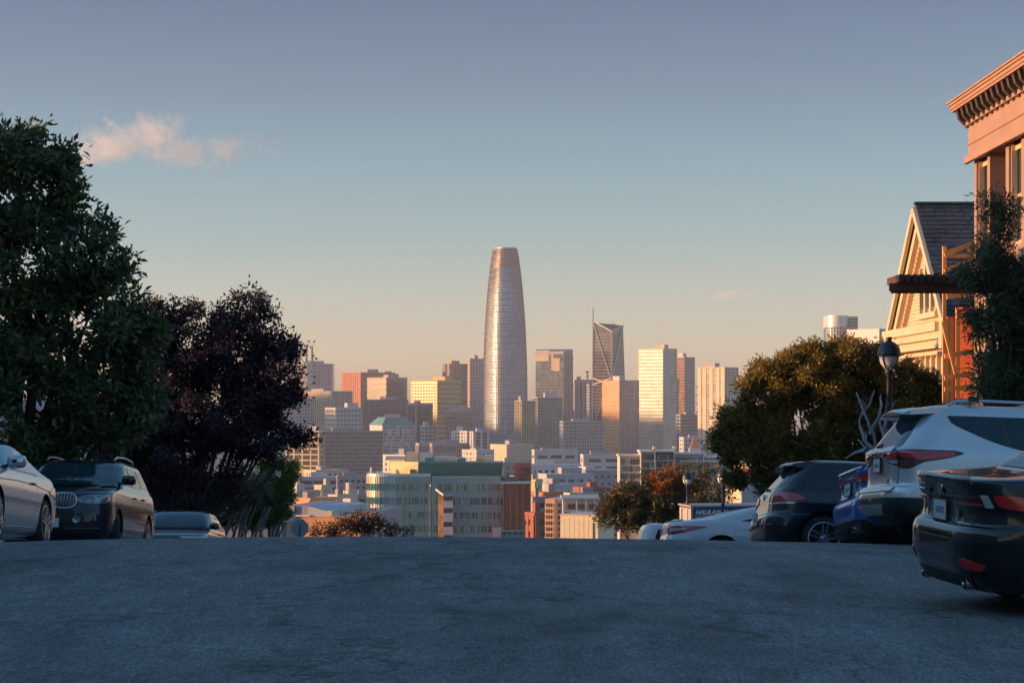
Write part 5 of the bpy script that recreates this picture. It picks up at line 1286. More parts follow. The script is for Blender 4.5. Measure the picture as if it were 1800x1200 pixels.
# tree at the corner below, with its sunlit top painted in
def sunlit_top(V, g):
    n = len(V); c = V.mean(axis=1); top = (c[:, 2] > np.percentile(c[:, 2], 72)) & (np.abs(c[:, 0] - 2.4) < 2.2)
    r = g.random(n)
    return np.where(top & (r < .75), 3, np.where(r < .45, 0, np.where(r < .80, 1, 2)))  # sunlight on the crown's top put into orange leaf colour
tree('corner_tree', 'low spreading tree with sunlit top in orange leaf colour beside the farthest lamp', 'tree', 128.0, 1135,
     [(1110, 885, 46, 32), (1160, 880, 50, 40), (1205, 880, 44, 34), (1165, 845, 34, 18), (1195, 838, 26, 14), (1090, 905, 36, 26), (1130, 915, 40, 26), (1215, 905, 30, 28), (1230, 860, 18, 18), (1070, 895, 20, 16)],
     14, 10, .25, .26, .3, [LM('cor_mid', (.085, .085, .03), .3), LM('cor_dark', (.045, .052, .022), .25), LM('cor_rust', (.13, .06, .025), .3), LM('cor_sunlit', (.30, .11, .02), .4)], [1], 61, rad=.25, depth=.9, pick=sunlit_top)
tree('corner_shrub', 'thin twiggy shrub right of the corner tree behind the lamps', 'shrub', 118.0, 1250,
     [(1240, 870, 20, 26), (1262, 890, 18, 26), (1236, 830, 14, 12), (1275, 880, 10, 18)], 6, 8, .25, .24, .3, [LM('cor_mid', (.05, .055, .02)), LM('cor_dark', (.025, .032, .014)), LM('cor_rust', (.13, .06, .025))], [2, 3, 1], 67, rad=.08)
tree('red_shrub', 'low red tinged bush peeking over the road crest', 'shrub', 112.0, 640,
     [(600, 932, 34, 16), (640, 922, 30, 18), (660, 930, 34, 18), (700, 938, 24, 10), (565, 936, 20, 12), (625, 915, 14, 10)],
     16, 9, .22, .22, .26, [LM('red_mid', (.05, .05, .02), .3), LM('red_dark', (.03, .028, .014), .25), LM('red_leaf', (.26, .06, .03), .4)], [3, 3, 2.4], 71, rad=.08)
tree('flame_shrub', 'scarlet leaved shrub on the clapboard house roof edge', 'shrub', 205.0, 1300,
     [(1300, 838, 14, 7), (1322, 834, 10, 9)], 5, 8, .2, .28, .4, [LM('flame', (.42, .05, .03), .4), LM('red_leaf', (.26, .06, .03))], [2, 1], 73, rad=.08, limbs=False)
# ------------------------------------------------------------------ parked cars
def paint(name, col, metal=.35, rough=.32): return mat('paint_' + name, col, rough, metal, var=.04, vscale=1, coat=1.0, spec=.25)
rubber = mat('tyre_rubber', (.018, .018, .02), .75, var=.15, vscale=8)
blk = mat('black_plastic', (.022, .022, .024), .5, var=.1, vscale=6)
gloss = mat('gloss_black', (.010, .010, .012), .12, 0, var=0, coat=.6)
chrome = mat('chrome', (.62, .62, .64), .14, 1.0, var=0)
alloy = mat('alloy', (.50, .50, .53), .28, .9, var=.05)
carglass = mat('car_glass', (.016, .042, .052), .03, 0, var=0, spec=.45)
redl = mat('red_lens', (.50, .012, .018), .12, 0, var=.12, vscale=14, coat=1.0)
darkred = mat('dark_red_lens', (.12, .008, .012), .12, 0, var=.2, vscale=12, coat=1.0)
clear = mat('clear_lens', (.55, .56, .58), .12, .3, var=.15, vscale=14, coat=1.0)
amber = mat('amber_lens', (.60, .20, .03), .2, 0, var=0, coat=.6)
platem = mat('plate_white', (.66, .66, .68), .4, var=.03)
platet = mat('plate_blue', (.03, .04, .14), .5, var=0)
EXPN = 2.4
class Car:
    def __init__(s, name, label, L, rows, pm, rad=(.36, .5, .45, .55), gh=None):
        """rows: (z, rear inset, front inset, half width). rad: corner radii rear x,y front x,y; gh: the same above the belt"""
        s.L = L; s.pm = pm
        s.t = thing(name, label, 'car')
        A = np.array(rows, float); n = len(A); q = np.linspace(0, n - 1, (n - 1) * 4 + 1)
        z, xr, xf, w = [pchip(np.arange(n), A[:, k], q) for k in range(4)]
        zb = gh[0] if gh else 9; g = gh[1] if gh else rad
        f = np.clip((z - zb) / .12, 0, 1)
        rr = [rad[k] * (1 - f) + g[k] * f for k in range(4)]
        top = np.clip((A[-1, 0] - z) / .08, .0, 1)
        rr[1] = np.minimum(rr[1], w * .9); rr[3] = np.minimum(rr[3], w * .9)
        s.z = z; s.par = np.stack([xr, xf, w] + rr, axis=1)
    def p(s, z): return np.array([np.interp(z, s.z, s.par[:, k]) for k in range(7)])
    def out(s, pr, u):
        xr, xf, w, a, b, c, e = pr; L = s.L; ex = 2 / EXPN
        if u <= .2: return xr, (w - b) * u / .2
        if u <= .38:
            th = (u - .2) / .18 * math.pi / 2; return xr + a - a * max(math.cos(th), 0) ** ex, w - b + b * math.sin(th) ** ex
        if u <= .62:
            f = (u - .38) / .24; x0, x1 = xr + a, L - xf - c; return x0 + (x1 - x0) * f, w
        if u <= .8:
            th = (u - .62) / .18 * math.pi / 2; return L - xf - c + c * math.sin(th) ** ex, w - e + e * max(math.cos(th), 0) ** ex
        return L - xf, (w - e) * (1 - u) / .2
    def U(s, z, u, sg=-1): x, y = s.out(s.p(z), u); return Vector((x, sg * y, z))
    def S(s, z, x, sg=-1):      # point on the flank at x
        xr, xf, w, a, b, c, e = s.p(z); L = s.L
        if x < xr + a: t = min(1, (xr + a - x) / a); y = w - b + b * (1 - t ** EXPN) ** (1 / EXPN)
        elif x > L - xf - c: t = min(1, (x - (L - xf - c)) / c); y = w - e + e * (1 - t ** EXPN) ** (1 / EXPN)
        else: y = w
        return Vector((x, sg * y, z))
    def Rr(s, z, y):            # point on the tail at y
        xr, xf, w, a, b, c, e = s.p(z)
        t = max(0, min(1, (abs(y) - (w - b)) / b)); return Vector((xr + a - a * (1 - t ** EXPN) ** (1 / EXPN), y, z))
    def Fr(s, z, y):
        xr, xf, w, a, b, c, e = s.p(z)
        t = max(0, min(1, (abs(y) - (w - e)) / e)); return Vector((s.L - xf - c + c * (1 - t ** EXPN) ** (1 / EXPN), y, z))
    def body(s, wheels, wr, dark_below=0.0, arch=.055):
        us = list(np.linspace(0, .2, 7)) + list(np.linspace(.2, .38, 11))[1:] + list(np.linspace(.38, .62, 25))[1:] + list(np.linspace(.62, .8, 11))[1:] + list(np.linspace(.8, 1, 7))[1:]
        mb = MB(); g = []
        for z, pr in zip(s.z, s.par):
            r = [s.out(pr, u) for u in us]
            row = [(x, y, z) for x, y in r] + [(x, -y, z) for x, y in reversed(r[1:-1])]
            g.append(row)
        i0 = mb.grid(g, close=True); m = len(g[0])
        mb.f.append(tuple(range(m - 1, -1, -1))); mb.f.append(tuple((len(g) - 1) * m + k for k in range(m)))
        me = mb.mesh('body')
        import bmesh
        bm = bmesh.new(); bm.from_mesh(me); bmesh.ops.recalc_face_normals(bm, faces=bm.faces); bm.to_mesh(me); bm.free()
        tmp = bpy.data.objects.new('tmp', me); COL.objects.link(tmp)
        cut = MB(); s.wr = wr; s.wheels_x = wheels
        W0 = max(s.par[:, 2])
        for x in wheels:
            for sg in (-1, 1):
                R_ = wr + arch; n = 40
                y0, y1 = sg * (W0 - .42), sg * (W0 + .2)
                ring = lambda y: [(x + R_ * math.cos(2 * math.pi * k / n), y, wr + .01 + R_ * math.sin(2 * math.pi * k / n)) for k in range(n)]
                cut.extrude(ring(y0), (0, y1 - y0, 0))
        cme = cut.mesh('cut'); bm = bmesh.new(); bm.from_mesh(cme); bmesh.ops.recalc_face_normals(bm, faces=bm.faces); bm.to_mesh(cme); bm.free()
        co = bpy.data.objects.new('cut', cme); COL.objects.link(co)
        md = tmp.modifiers.new('b', 'BOOLEAN'); md.operation = 'DIFFERENCE'; md.object = co; md.solver = 'EXACT'
        dg = bpy.context.evaluated_depsgraph_get(); dg.update(); res = bpy.data.meshes.new_from_object(tmp.evaluated_get(dg))
        bpy.data.objects.remove(tmp); bpy.data.objects.remove(co)
        res.materials.clear(); res.materials.append(s.pm); res.materials.append(blk)
        for p in res.polygons:
            c = p.center; k = 0
            if c.z < dark_below: k = 1
            for x in wheels:
                if math.hypot(c.x - x, c.z - wr - .01) < wr + arch + .004 and abs(c.y) < W0 - .005 and (abs(p.normal.y) < .5 or abs(c.y) < W0 - .3): k = 1
            p.material_index = k
        o = link('body', res, [], s.t, smooth=32); s.b = o
        return s
    def patch(s, nm, fn, rows, m, off=.006, n=9, parent=None, skirt=True, sub=3):
        """raised panel lying on the body: rows of (z, a, b), columns between a and b"""
        A = np.array(rows, float); q = np.linspace(0, len(A) - 1, (len(A) - 1) * sub + 1)
        R3 = [pchip(np.arange(len(A)), A[:, k], q) for k in range(3)]
        G = [[fn(z, a + (b - a) * j / n) for j in range(n + 1)] for z, a, b in zip(*R3)]
        Pn = np.array([[tuple(v) for v in r] for r in G]); du = np.gradient(Pn, axis=1); dv = np.gradient(Pn, axis=0)
        N = np.cross(du, dv); N /= np.linalg.norm(N, axis=2, keepdims=True) + 1e-9
        c = Pn.reshape(-1, 3).mean(0); ref = c - np.array([s.L / 2, 0, .5])
        if (N.reshape(-1, 3).mean(0) * ref).sum() < 0: N = -N; 
        mb = MB(); T = Pn + N * off
        mb.grid([[tuple(v) for v in r] for r in T])
        if skirt:
            Bk = Pn - N * .012
            for ring in ((T[0], Bk[0]), (T[-1], Bk[-1]), (T[:, 0], Bk[:, 0]), (T[:, -1], Bk[:, -1])): mb.grid([[tuple(v) for v in ring[0]], [tuple(v) for v in ring[1]]])
        return mb.build(nm, m, parent or s.t, smooth=50, fix=True)
    def both(s, nm, rows, m, **k):
        for sg in (-1, 1): s.patch(nm, lambda z, x, sg=sg: s.S(z, x, sg), rows, m, **k)
    def seam(s, nm, pts, fn, r=.005, m=None, sides=(-1, 1)):
        for sg in sides:
            v = [fn(z, x, sg) + Vector((0, sg * .000, 0)) for x, z in pts]
            MB().tube(v, r, 5).build(nm, m or gloss, s.t)
    def wheelset(s, spokes=5, rim=alloy, rr=.7, double=True, turn=0):
        W0 = max(s.par[:, 2]); s.wn = []
        for x in s.wheels_x:
            for sg in (-1, 1):
                y = sg * (W0 - .115); w = s.wr
                e = thing('wheel', '', '', (x, y, w + .0)); del e['label']; del e['category']; e.parent = s.t
                if turn and x > s.L / 2: e.rotation_euler = (0, 0, turn)
                T = .105; ri = w * rr
                mb = MB().lathe([(ri, -T), (ri + .02, -T - .005), (w - .03, -T + .0), (w - .008, -T + .03), (w, -T + .06), (w, T - .06), (w - .008, T - .03), (w - .03, T), (ri + .02, T + .005), (ri, T)], 36, axis='y')
                mb.build('tyre', rubber, e, smooth=40)
                o = sg * T
                MB().lathe([(ri + .002, o * 1.0), (ri - .012, o * 1.02), (ri - .022, o * .93), (ri - .03, o * .2), (ri - .03, -o * .9)], 36, axis='y').build('rim', rim, e, smooth=40)
                MB().lathe([(ri - .03, o * .25), (.0, o * .25)], 28, axis='y').build('brake_disc', blk, e)
                for k in range(spokes):
                    a = 2 * math.pi * k / spokes + .3 * x
                    for dlt in ((-.11, .11) if double else (0,)):
                        sh = Vector((-math.sin(a), 0, math.cos(a))) * (dlt * .26)
                        p0 = Vector((.035 * math.cos(a), o * .86, .035 * math.sin(a))) + sh * .8; p1 = Vector(((ri - .012) * math.cos(a), o * .95, (ri - .012) * math.sin(a))) + sh * 1.25
                        MB().bar(p0, p1, .04, .032 if double else .07, (-math.sin(a), 0, math.cos(a))).build('spoke', rim, e)
                MB().lathe([(.0, o * .97), (.04, o * .96), (.055, o * .88), (.055, o * .7)], 16, axis='y').build('hub', rim, e, smooth=40)
    def mirror(s, x, z, m=None, sides=(-1, 1)):
        for sg in sides:
            b = s.S(z, x, sg); y = b.y
            g = MB(); ring = []
            for i, (dx, w_, h_) in enumerate(((-.02, .115, .075), (.02, .125, .088), (.08, .118, .08), (.13, .085, .055), (.15, .03, .02))):
                ring.append([(x + dx - .05, y + sg * (.15 + w_ * math.copysign(abs(math.cos(q)) ** .6, math.cos(q))), z + .07 + h_ * math.copysign(abs(math.sin(q)) ** .6, math.sin(q))) for q in np.linspace(0, 2 * math.pi, 17)[:-1]])
            i0 = g.grid(ring, close=True); g.f.append(tuple(range(16)))
            o = g.build('mirror', m or s.pm, s.t, smooth=40, fix=True)
            MB().bar((x, y - sg * .06, z + .0), (x, y + sg * .12, z + .045), .07, .035).build('mirror_arm', blk, o)
            MB().lathe([(.0, 0), (.085, 0)], 16, (x - .074, y + sg * .14, z + .07), axis='x').build('mirror_glass', carglass, o)
    def handle(s, x, z, m=None):
        for sg in (-1, 1):
            v = [s.S(z, x + dx, sg) + Vector((0, sg * o, 0)) for dx, o in ((-.1, .0), (-.08, .025), (.08, .025), (.1, .0))]
            MB().tube(v, .012, 6).build('door_handle', m or s.pm, s.t, smooth=60)
    def plate(s, z, w=.31, h=.155, rear=True, text=None, tilt=0, off=.014, y=0):
        xs = [s.Rr(z + k, y).x if rear else s.Fr(z + k, y).x for k in (-h / 2, h / 2)]
        x = (min(xs) - off) if rear else (max(xs) + off); sg = -1 if rear else 1
        o = MB().box(min(x, x + sg * .008), max(x, x + sg * .008), y - w / 2, y + w / 2, z - h / 2, z + h / 2).build('licence_plate', platem, s.t)
        x2 = x + sg * .008
        for (y0, y1, z0, z1) in ((-w / 2 - .012, w / 2 + .012, h / 2, h / 2 + .014), (-w / 2 - .012, w / 2 + .012, -h / 2 - .014, -h / 2), (-w / 2 - .012, -w / 2, -h / 2, h / 2), (w / 2, w / 2 + .012, -h / 2, h / 2)):
            MB().box(min(x, x2) - .002, max(x, x2) + .002, y + y0, y + y1, z + z0, z + z1).build('plate_frame', blk, o)
        if text:
            q = link('plate_lettering', text_mesh(text, .085, bold=.002), platet, o)
            q.rotation_euler = (R(90), 0, R(-90) if rear else R(90)); q.location = (x2 + sg * .0012, y, z - .01)
        else:
            MB().box(min(x2, x2 + sg * .001), max(x2, x2 + sg * .001), y - .1, y + .1, z - .03, z + .025).build('plate_number', mat('plate_grey', (.25, .26, .32), .5, var=.9, vscale=40), o)
        return o
    def place(s, X, d, rz):
        """stand the car with its own origin (tail, centre line) at X, d"""
        h = Vector((math.cos(rz), math.sin(rz), 0)); l = Vector((-h.y, h.x, 0))
        o = Vector((X, d, 0))
        def g(p): return road_z(p.x, p.y)
        x0, x1 = s.wheels_x; W0 = max(s.par[:, 2]) - .12
        pts = []
        for x in (x0, x1):
            for sg in (-1, 1):
                q = o + h * x + l * (sg * W0); pts.append(Vector((q.x, q.y, g(q))))
        fx = ((pts[2] + pts[3]) - (pts[0] + pts[1])).normalized(); fy = ((pts[1] + pts[3]) - (pts[0] + pts[2])).normalized()
        up = fx.cross(fy).normalized(); fy = up.cross(fx)
        c = sum(pts, Vector()) / 4
        base = c - fx * ((x0 + x1) / 2)
        M = Matrix((fx, fy, up)).transposed().to_4x4(); M.translation = base
        s.t.matrix_world = M
        return s

def tail_wrap(c, rows, m, nm='tail_light', off=.012, sides=(-1, 1)):
    for sg in sides: c.patch(nm, lambda z, u, sg=sg: c.U(z, u, sg), rows, m, off=off, n=14)
def rear_panel(c, nm, rows, m, off=.006, n=12): return c.patch(nm, lambda z, y: c.Rr(z, y), rows, m, off=off, n=n)
def front_panel(c, nm, rows, m, off=.006, n=12): return c.patch(nm, lambda z, y: c.Fr(z, y), rows, m, off=off, n=n)

# ---- black saloon at the right edge
def black_saloon():
    c = Car('parked_saloon', 'glossy black saloon parked nose in at the right edge, nearest car', 4.67,
            [(.17, .24, .25, .76), (.22, .13, .12, .83), (.33, .05, .02, .87), (.47, .0, .0, .895), (.60, .0, .0, .905), (.68, .03, .04, .905), (.715, .075, .08, .90), (.80, .09, .16, .90),
             (.90, .075, .42, .895), (1.0, .045, .80, .88), (1.055, .035, 1.1, .865), (1.075, .07, 1.35, .84), (1.10, .40, 1.46, .80), (1.125, .66, 1.52, .77), (1.19, .80, 1.62, .745), (1.30, 1.05, 1.85, .70), (1.385, 1.32, 2.08, .645), (1.42, 1.58, 2.28, .54), (1.437, 1.9, 2.5, .36)],
            paint('black', (.003, .0035, .005), 0, .2), rad=(.42, .52, .5, .6), gh=(1.1, (.4, .4, .45, .45)))
    c.body((.96, 3.76), .335)
    rear_panel(c, 'rear_window', [(1.14, -.58, .58), (1.22, -.54, .54), (1.32, -.48, .48), (1.37, -.43, .43)], carglass, .004)
    c.both('side_window', [(1.11, 1.0, 3.06), (1.2, 1.1, 2.92), (1.3, 1.28, 2.72), (1.365, 1.46, 2.54)], carglass)
    c.patch('windscreen', lambda z, y: c.Fr(z, y), [(1.13, -.6, .6), (1.25, -.55, .55), (1.36, -.46, .46)], carglass)
    # lights: arrow-shaped red units wrapping far round the corner
    tail_wrap(c, [(.79, .40, .47), (.83, .34, .46), (.87, .24, .435), (.91, .15, .405), (.95, .125, .37), (.985, .13, .33)], gloss, 'lamp_housing', .008)
    tail_wrap(c, [(.797, .415, .465), (.83, .365, .452), (.87, .315, .425), (.915, .308, .392), (.955, .305, .355)], redl, 'tail_light', .018)
    tail_wrap(c, [(.865, .16, .275), (.885, .145, .28)], redl, 'tail_light_strip', .018)
    tail_wrap(c, [(.925, .15, .275), (.945, .14, .272)], darkred, 'tail_light_strip', .018)
    tail_wrap(c, [(.855, .283, .300), (.955, .276, .293)], clear, 'reversing_light', .022)
    rear_panel(c, 'plate_recess', [(.715, -.34, .34), (.80, -.32, .32), (.885, -.27, .27)], mat('plate_panel', (.45, .46, .48), .2, .8, var=.05), .004)
    c.plate(.795, off=.02)
    tail_wrap(c, [(.36, .245, .29), (.40, .235, .305), (.45, .232, .25)], redl, 'reflector', .008)
    rear_panel(c, 'diffuser', [(.20, -.55, .55), (.26, -.6, .6), (.32, -.62, .62)], blk, .012)
    for sg in (-1, 1): MB().lathe([(.03, .20), (.044, .02), (.05, .0), (.056, .004), (.056, .3)], 18, (.09, sg * .5, .245), axis='x').build('exhaust_tip', chrome, c.t, smooth=40)
    c.patch('trunk_lip', lambda z, y: c.Rr(z, y), [(1.035, -.66, .66), (1.055, -.64, .64), (1.068, -.6, .6)], c.pm, .02)
    MB().lathe([(.0, 0), (.055, 0), (.06, .006), (.045, .012)], 20, (c.Rr(.965, 0).x - .014, 0, .965), axis='x').build('badge', chrome, c.t)
    rear_panel(c, 'bumper_joint', [(.70, -.86, .86), (.707, -.86, .86)], gloss, .004)
    c.seam('trunk_seam', [(.05 + .02 * k, .70 + .05 * k) for k in range(7)], lambda z, x, sg: c.Rr(z, sg * .62), .004)
    c.seam('door_seam', [(1.32, .35), (1.40, .5), (1.42, .8), (1.40, 1.05)], lambda z, x, sg: c.S(z, x, sg), .004)
    c.both('sill', [(.20, 1.35, 3.35), (.27, 1.35, 3.35)], blk, off=.012)
    c.wheelset(5, gloss); c.mirror(3.0, 1.1); c.handle(1.62, .92)
    c.place(3.42, 17.15, R(7.5))
black_saloon()

# ---- silver suv with rear spoiler
def silver_suv():
    silver = paint('silver', (.60, .61, .63), .6, .36)
    c = Car('parked_suv', 'silver suv with roof spoiler and roof rails parked beside the black saloon', 4.60,
            [(.24, .30, .28, .78), (.31, .12, .12, .86), (.44, .0, .02, .91), (.56, -.01, .0, .92), (.655, .02, .02, .92), (.70, .085, .05, .915), (.80, .10, .10, .92), (.97, .095, .30, .915),
             (1.05, .08, .55, .905), (1.10, .09, .85, .895), (1.15, .15, 1.1, .88), (1.24, .215, 1.28, .85), (1.38, .315, 1.52, .81), (1.50, .41, 1.78, .765), (1.58, .46, 2.02, .73), (1.63, .50, 2.3, .68), (1.66, .62, 2.6, .58), (1.675, .95, 2.9, .4)],
            silver, rad=(.30, .48, .5, .6), gh=(1.1, (.42, .40, .45, .45)))
    c.body((.86, 3.52), .355, dark_below=.42)
    rear_panel(c, 'rear_window', [(1.14, -.64, .64), (1.22, -.66, .66), (1.4, -.60, .60), (1.53, -.54, .54)], carglass, .004)
    c.both('window_trim', [(1.13, 1.55, 3.35), (1.20, 1.28, 3.2), (1.32, .97, 3.0), (1.44, .73, 2.75), (1.52, .70, 2.5)], gloss, off=.004)
    c.both('quarter_window', [(1.195, 1.32, 1.36), (1.30, 1.05, 1.35), (1.42, .80, 1.33), (1.495, .755, 1.31)], carglass, off=.010)
    c.both('side_window', [(1.15, 1.55, 2.25), (1.21, 1.43, 2.25), (1.35, 1.41, 2.25), (1.49, 1.39, 2.25)], carglass, off=.010)
    c.both('side_window', [(1.15, 2.31, 3.25), (1.3, 2.31, 2.98), (1.49, 2.31, 2.55)], carglass, off=.010)
    c.patch('windscreen', lambda z, y: c.Fr(z, y), [(1.16, -.68, .68), (1.35, -.62, .62), (1.55, -.53, .53)], carglass)
    # lights: dark clear inner unit, red outer unit sweeping along the flank
    tail_wrap(c, [(.885, .285, .32), (.92, .25, .352), (.97, .18, .382), (1.03, .13, .406), (1.08, .11, .418), (1.105, .11, .41)], gloss, 'lamp_housing', .008)
    tail_wrap(c, [(.985, .345, .378), (1.02, .295, .398), (1.05, .28, .408), (1.088, .276, .41)], redl, 'tail_light', .018)
    tail_wrap(c, [(.905, .288, .325), (.95, .28, .355), (1.0, .278, .325)], darkred, 'tail_light', .016)
    tail_wrap(c, [(1.0, .155, .262), (1.045, .125, .268), (1.088, .115, .27)], redl, 'tail_light_inner', .018)
    tail_wrap(c, [(.945, .235, .262), (.99, .18, .264)], clear, 'reversing_light', .014)
    rear_panel(c, 'tailgate_garnish', [(1.085, -.62, .62), (1.115, -.64, .64), (1.13, -.6, .6)], c.pm, .03)
    rear_panel(c, 'plate_recess', [(.84, -.25, .25), (.95, -.25, .25), (1.03, -.22, .22)], c.pm, .004)
    c.plate(.945, off=.02)
    MB().lathe([(.0, 0), (.04, .0), (.05, .006), (.05, .012)], 18, (c.Rr(1.07, 0).x - .03, 0, 1.07), axis='x').build('badge', chrome, c.t)
    for y0, w_, z_ in ((-.42, .12, .76), (-.42, .16, .73)): MB().box(c.Rr(z_, -.42).x - .008, c.Rr(z_, -.42).x, y0 - w_ / 2, y0 + w_ / 2, z_ - .008, z_ + .008).build('name_badge', chrome, c.t)
    rear_panel(c, 'bumper_step', [(.62, -.74, .74), (.66, -.76, .76), (.685, -.7, .7)], c.pm, .02)
    tail_wrap(c, [(.36, .0, .40), (.48, .0, .41), (.545, .05, .405)], blk, 'bumper_cladding', .010)
    rear_panel(c, 'skid_plate', [(.36, -.46, .46), (.43, -.55, .55), (.475, -.58, .58)], alloy, .022)
    tail_wrap(c, [(.60, .235, .27), (.66, .23, .265)], gloss, 'reflector_pocket', .008); tail_wrap(c, [(.615, .24, .262), (.645, .236, .26)], darkred, 'reflector', .014)
    # roof spoiler overhanging the rear glass
    m = MB(); g = []
    for x, zt, zb_, w_ in ((.17, 1.585, 1.562, .50), (.24, 1.615, 1.56, .60), (.40, 1.64, 1.57, .655), (.60, 1.655, 1.58, .68), (.75, 1.655, 1.6, .67)):
        g.append([(x + .06 * abs(y) ** 2, y * w_, zt - .035 * y * y) for y in np.linspace(-1, 1, 15)] + [(x + .06 * abs(y) ** 2, y * w_, zb_ - .03 * y * y) for y in np.linspace(1, -1, 15)])
    m.grid(g, close=True); m.f.append(tuple(range(30))); m.build('roof_spoiler', c.pm, c.t, smooth=35, fix=True)
    MB().box(.20, .23, -.16, .16, 1.555, 1.565).build('brake_light', darkred, c.t)
    a = c.Rr(1.16, .0); MB().tube([(a.x - .01, 0, 1.15), (a.x - .05, 0, 1.16), (a.x - .02, .02, 1.2), (c.Rr(1.2, .5).x - .02, .42, 1.19)], .012, 6).build('wiper', blk, c.t)
    for sg in (-1, 1):
        MB().tube([(.75, sg * .60, 1.655), (.82, sg * .60, 1.70), (1.2, sg * .60, 1.715), (2.2, sg * .60, 1.705), (2.5, sg * .58, 1.67), (2.56, sg * .58, 1.64)], .02, 8).build('roof_rail', alloy, c.t, smooth=60)
    for x, nm in ((1.05, 'roof_bar'), (1.95, 'roof_bar')): 
        MB().bar((x, -.62, 1.735), (x, .62, 1.735), .07, .03).build(nm, alloy, c.t)
        for sg in (-1, 1): MB().box(x - .06, x + .06, sg * .61 - .03, sg * .61 + .03, 1.70, 1.765).build('bar_foot', blk, c.t)
    m = MB(); m.hexa([(.95, -.03, 1.67), (1.15, -.03, 1.67), (1.15, .03, 1.67), (.95, .03, 1.67), (.97, -.01, 1.73), (1.02, -.01, 1.73), (1.02, .01, 1.73), (.97, .01, 1.73)]); m.build('antenna_fin', c.pm, c.t)
    c.seam('tailgate_seam', [(0, z) for z in np.linspace(.70, 1.10, 8)], lambda z, x, sg: c.U(z, .262, sg), .005)
    c.seam('door_seam', [(1.46, .40), (1.40, .62), (1.36, .85), (1.36, 1.14)], lambda z, x, sg: c.S(z, x, sg), .004); c.seam('door_seam', [(2.28, .40), (2.28, 1.14)], lambda z, x, sg: c.S(z, x, sg), .004)
    for x in c.wheels_x:
        for sg in (-1, 1):
            q = [(x + .425 * math.cos(a), sg * .915, .365 + .425 * math.sin(a)) for a in np.linspace(R(-10), R(190), 25)]
            MB().tube(q, .03, 6).build('arch_trim', blk, c.t, smooth=60)
    c.wheelset(5, alloy); c.mirror(3.1, 1.14); c.handle(1.62, 1.03); c.handle(2.5, 1.03)
    c.place(4.29, 25.2, R(4.5))
silver_suv()

# ---- dark hatchback
HATCH = [(.17, .22, .2, .76), (.23, .08, .08, .83), (.36, .0, .01, .87), (.50, -.01, .0, .89), (.62, .01, .03, .895), (.68, .055, .06, .89), (.80, .085, .12, .895), (.90, .10, .35, .885), (.97, .125, .75, .875), (1.01, .15, 1.1, .86),
         (1.08, .215, 1.28, .82), (1.20, .32, 1.5, .775), (1.32, .42, 1.75, .72), (1.40, .49, 2.0, .68), (1.44, .54, 2.2, .63), (1.47, .66, 2.5, .53), (1.485, .95, 2.8, .36)]
def hatchback():
    c = Car('parked_hatchback', 'dark blue black hatchback with five twin spoke wheels before the bushy tree', 4.2, HATCH, paint('midnight', (.010, .014, .022), .3, .3), rad=(.34, .48, .5, .6), gh=(1.0, (.4, .42, .45, .45)))
    c.body((.80, 3.37), .325)
    rear_panel(c, 'rear_window', [(1.05, -.60, .60), (1.12, -.60, .60), (1.26, -.55, .55), (1.36, -.50, .50)], carglass, .004)
    c.both('side_window', [(1.02, 1.02, 1.42), (1.1, .95, 1.41), (1.25, .98, 1.40), (1.33, 1.1, 1.39)], carglass)
    c.both('side_window', [(1.02, 1.50, 3.0), (1.15, 1.48, 2.82), (1.34, 1.46, 2.42)], carglass)
    c.patch('windscreen', lambda z, y: c.Fr(z, y), [(1.05, -.64, .64), (1.2, -.58, .58), (1.38, -.5, .5)], carglass)
    tail_wrap(c, [(.82, .225, .355), (.86, .19, .385), (.90, .18, .385), (.945, .20, .37), (.965, .23, .34)], redl, 'tail_light', .012)
    tail_wrap(c, [(.795, .23, .36), (.822, .215, .372)], clear, 'reversing_light', .012)
    rear_panel(c, 'bumper_joint', [(.675, -.8, .8), (.685, -.8, .8)], gloss, .004)
    c.plate(.60, off=.016)
    tail_wrap(c, [(.47, .22, .265), (.50, .215, .27)], redl, 'reflector', .010); tail_wrap(c, [(.505, .0, .29), (.52, .0, .285)], chrome, 'bumper_strip', .010)
    rear_panel(c, 'diffuser', [(.20, -.5, .5), (.27, -.56, .56), (.32, -.58, .58)], blk, .01)
    MB().lathe([(.0, 0), (.05, .0), (.055, .006), (.055, .014)], 20, (c.Rr(.93, 0).x - .014, 0, .93), axis='x').build('badge', chrome, c.t)
    m = MB(); g = []
    for x, zt, zb_, w_ in ((.28, 1.405, 1.385, .50), (.36, 1.44, 1.375, .585), (.52, 1.465, 1.38, .615), (.72, 1.478, 1.40, .60)):
        g.append([(x + .08 * y * y, y * w_, zt - .03 * y * y) for y in np.linspace(-1, 1, 13)] + [(x + .08 * y * y, y * w_, zb_ - .03 * y * y) for y in np.linspace(1, -1, 13)])
    m.grid(g, close=True); m.f.append(tuple(range(26))); m.build('roof_spoiler', c.pm, c.t, smooth=35, fix=True)
    a = c.Rr(1.06, 0); MB().tube([(a.x - .01, 0, 1.05), (a.x - .04, 0, 1.06), (c.Rr(1.08, .45).x - .02, .4, 1.08)], .012, 6).build('wiper', blk, c.t)
    c.seam('door_seam', [(1.22, .38), (1.32, .5), (1.40, .72), (1.44, 1.02)], lambda z, x, sg: c.S(z, x, sg), .004)
    c.wheelset(5, alloy, .72); c.mirror(2.95, 1.0); c.handle(1.65, .93)
    c.place(3.56, 30.7, R(4))
hatchback()

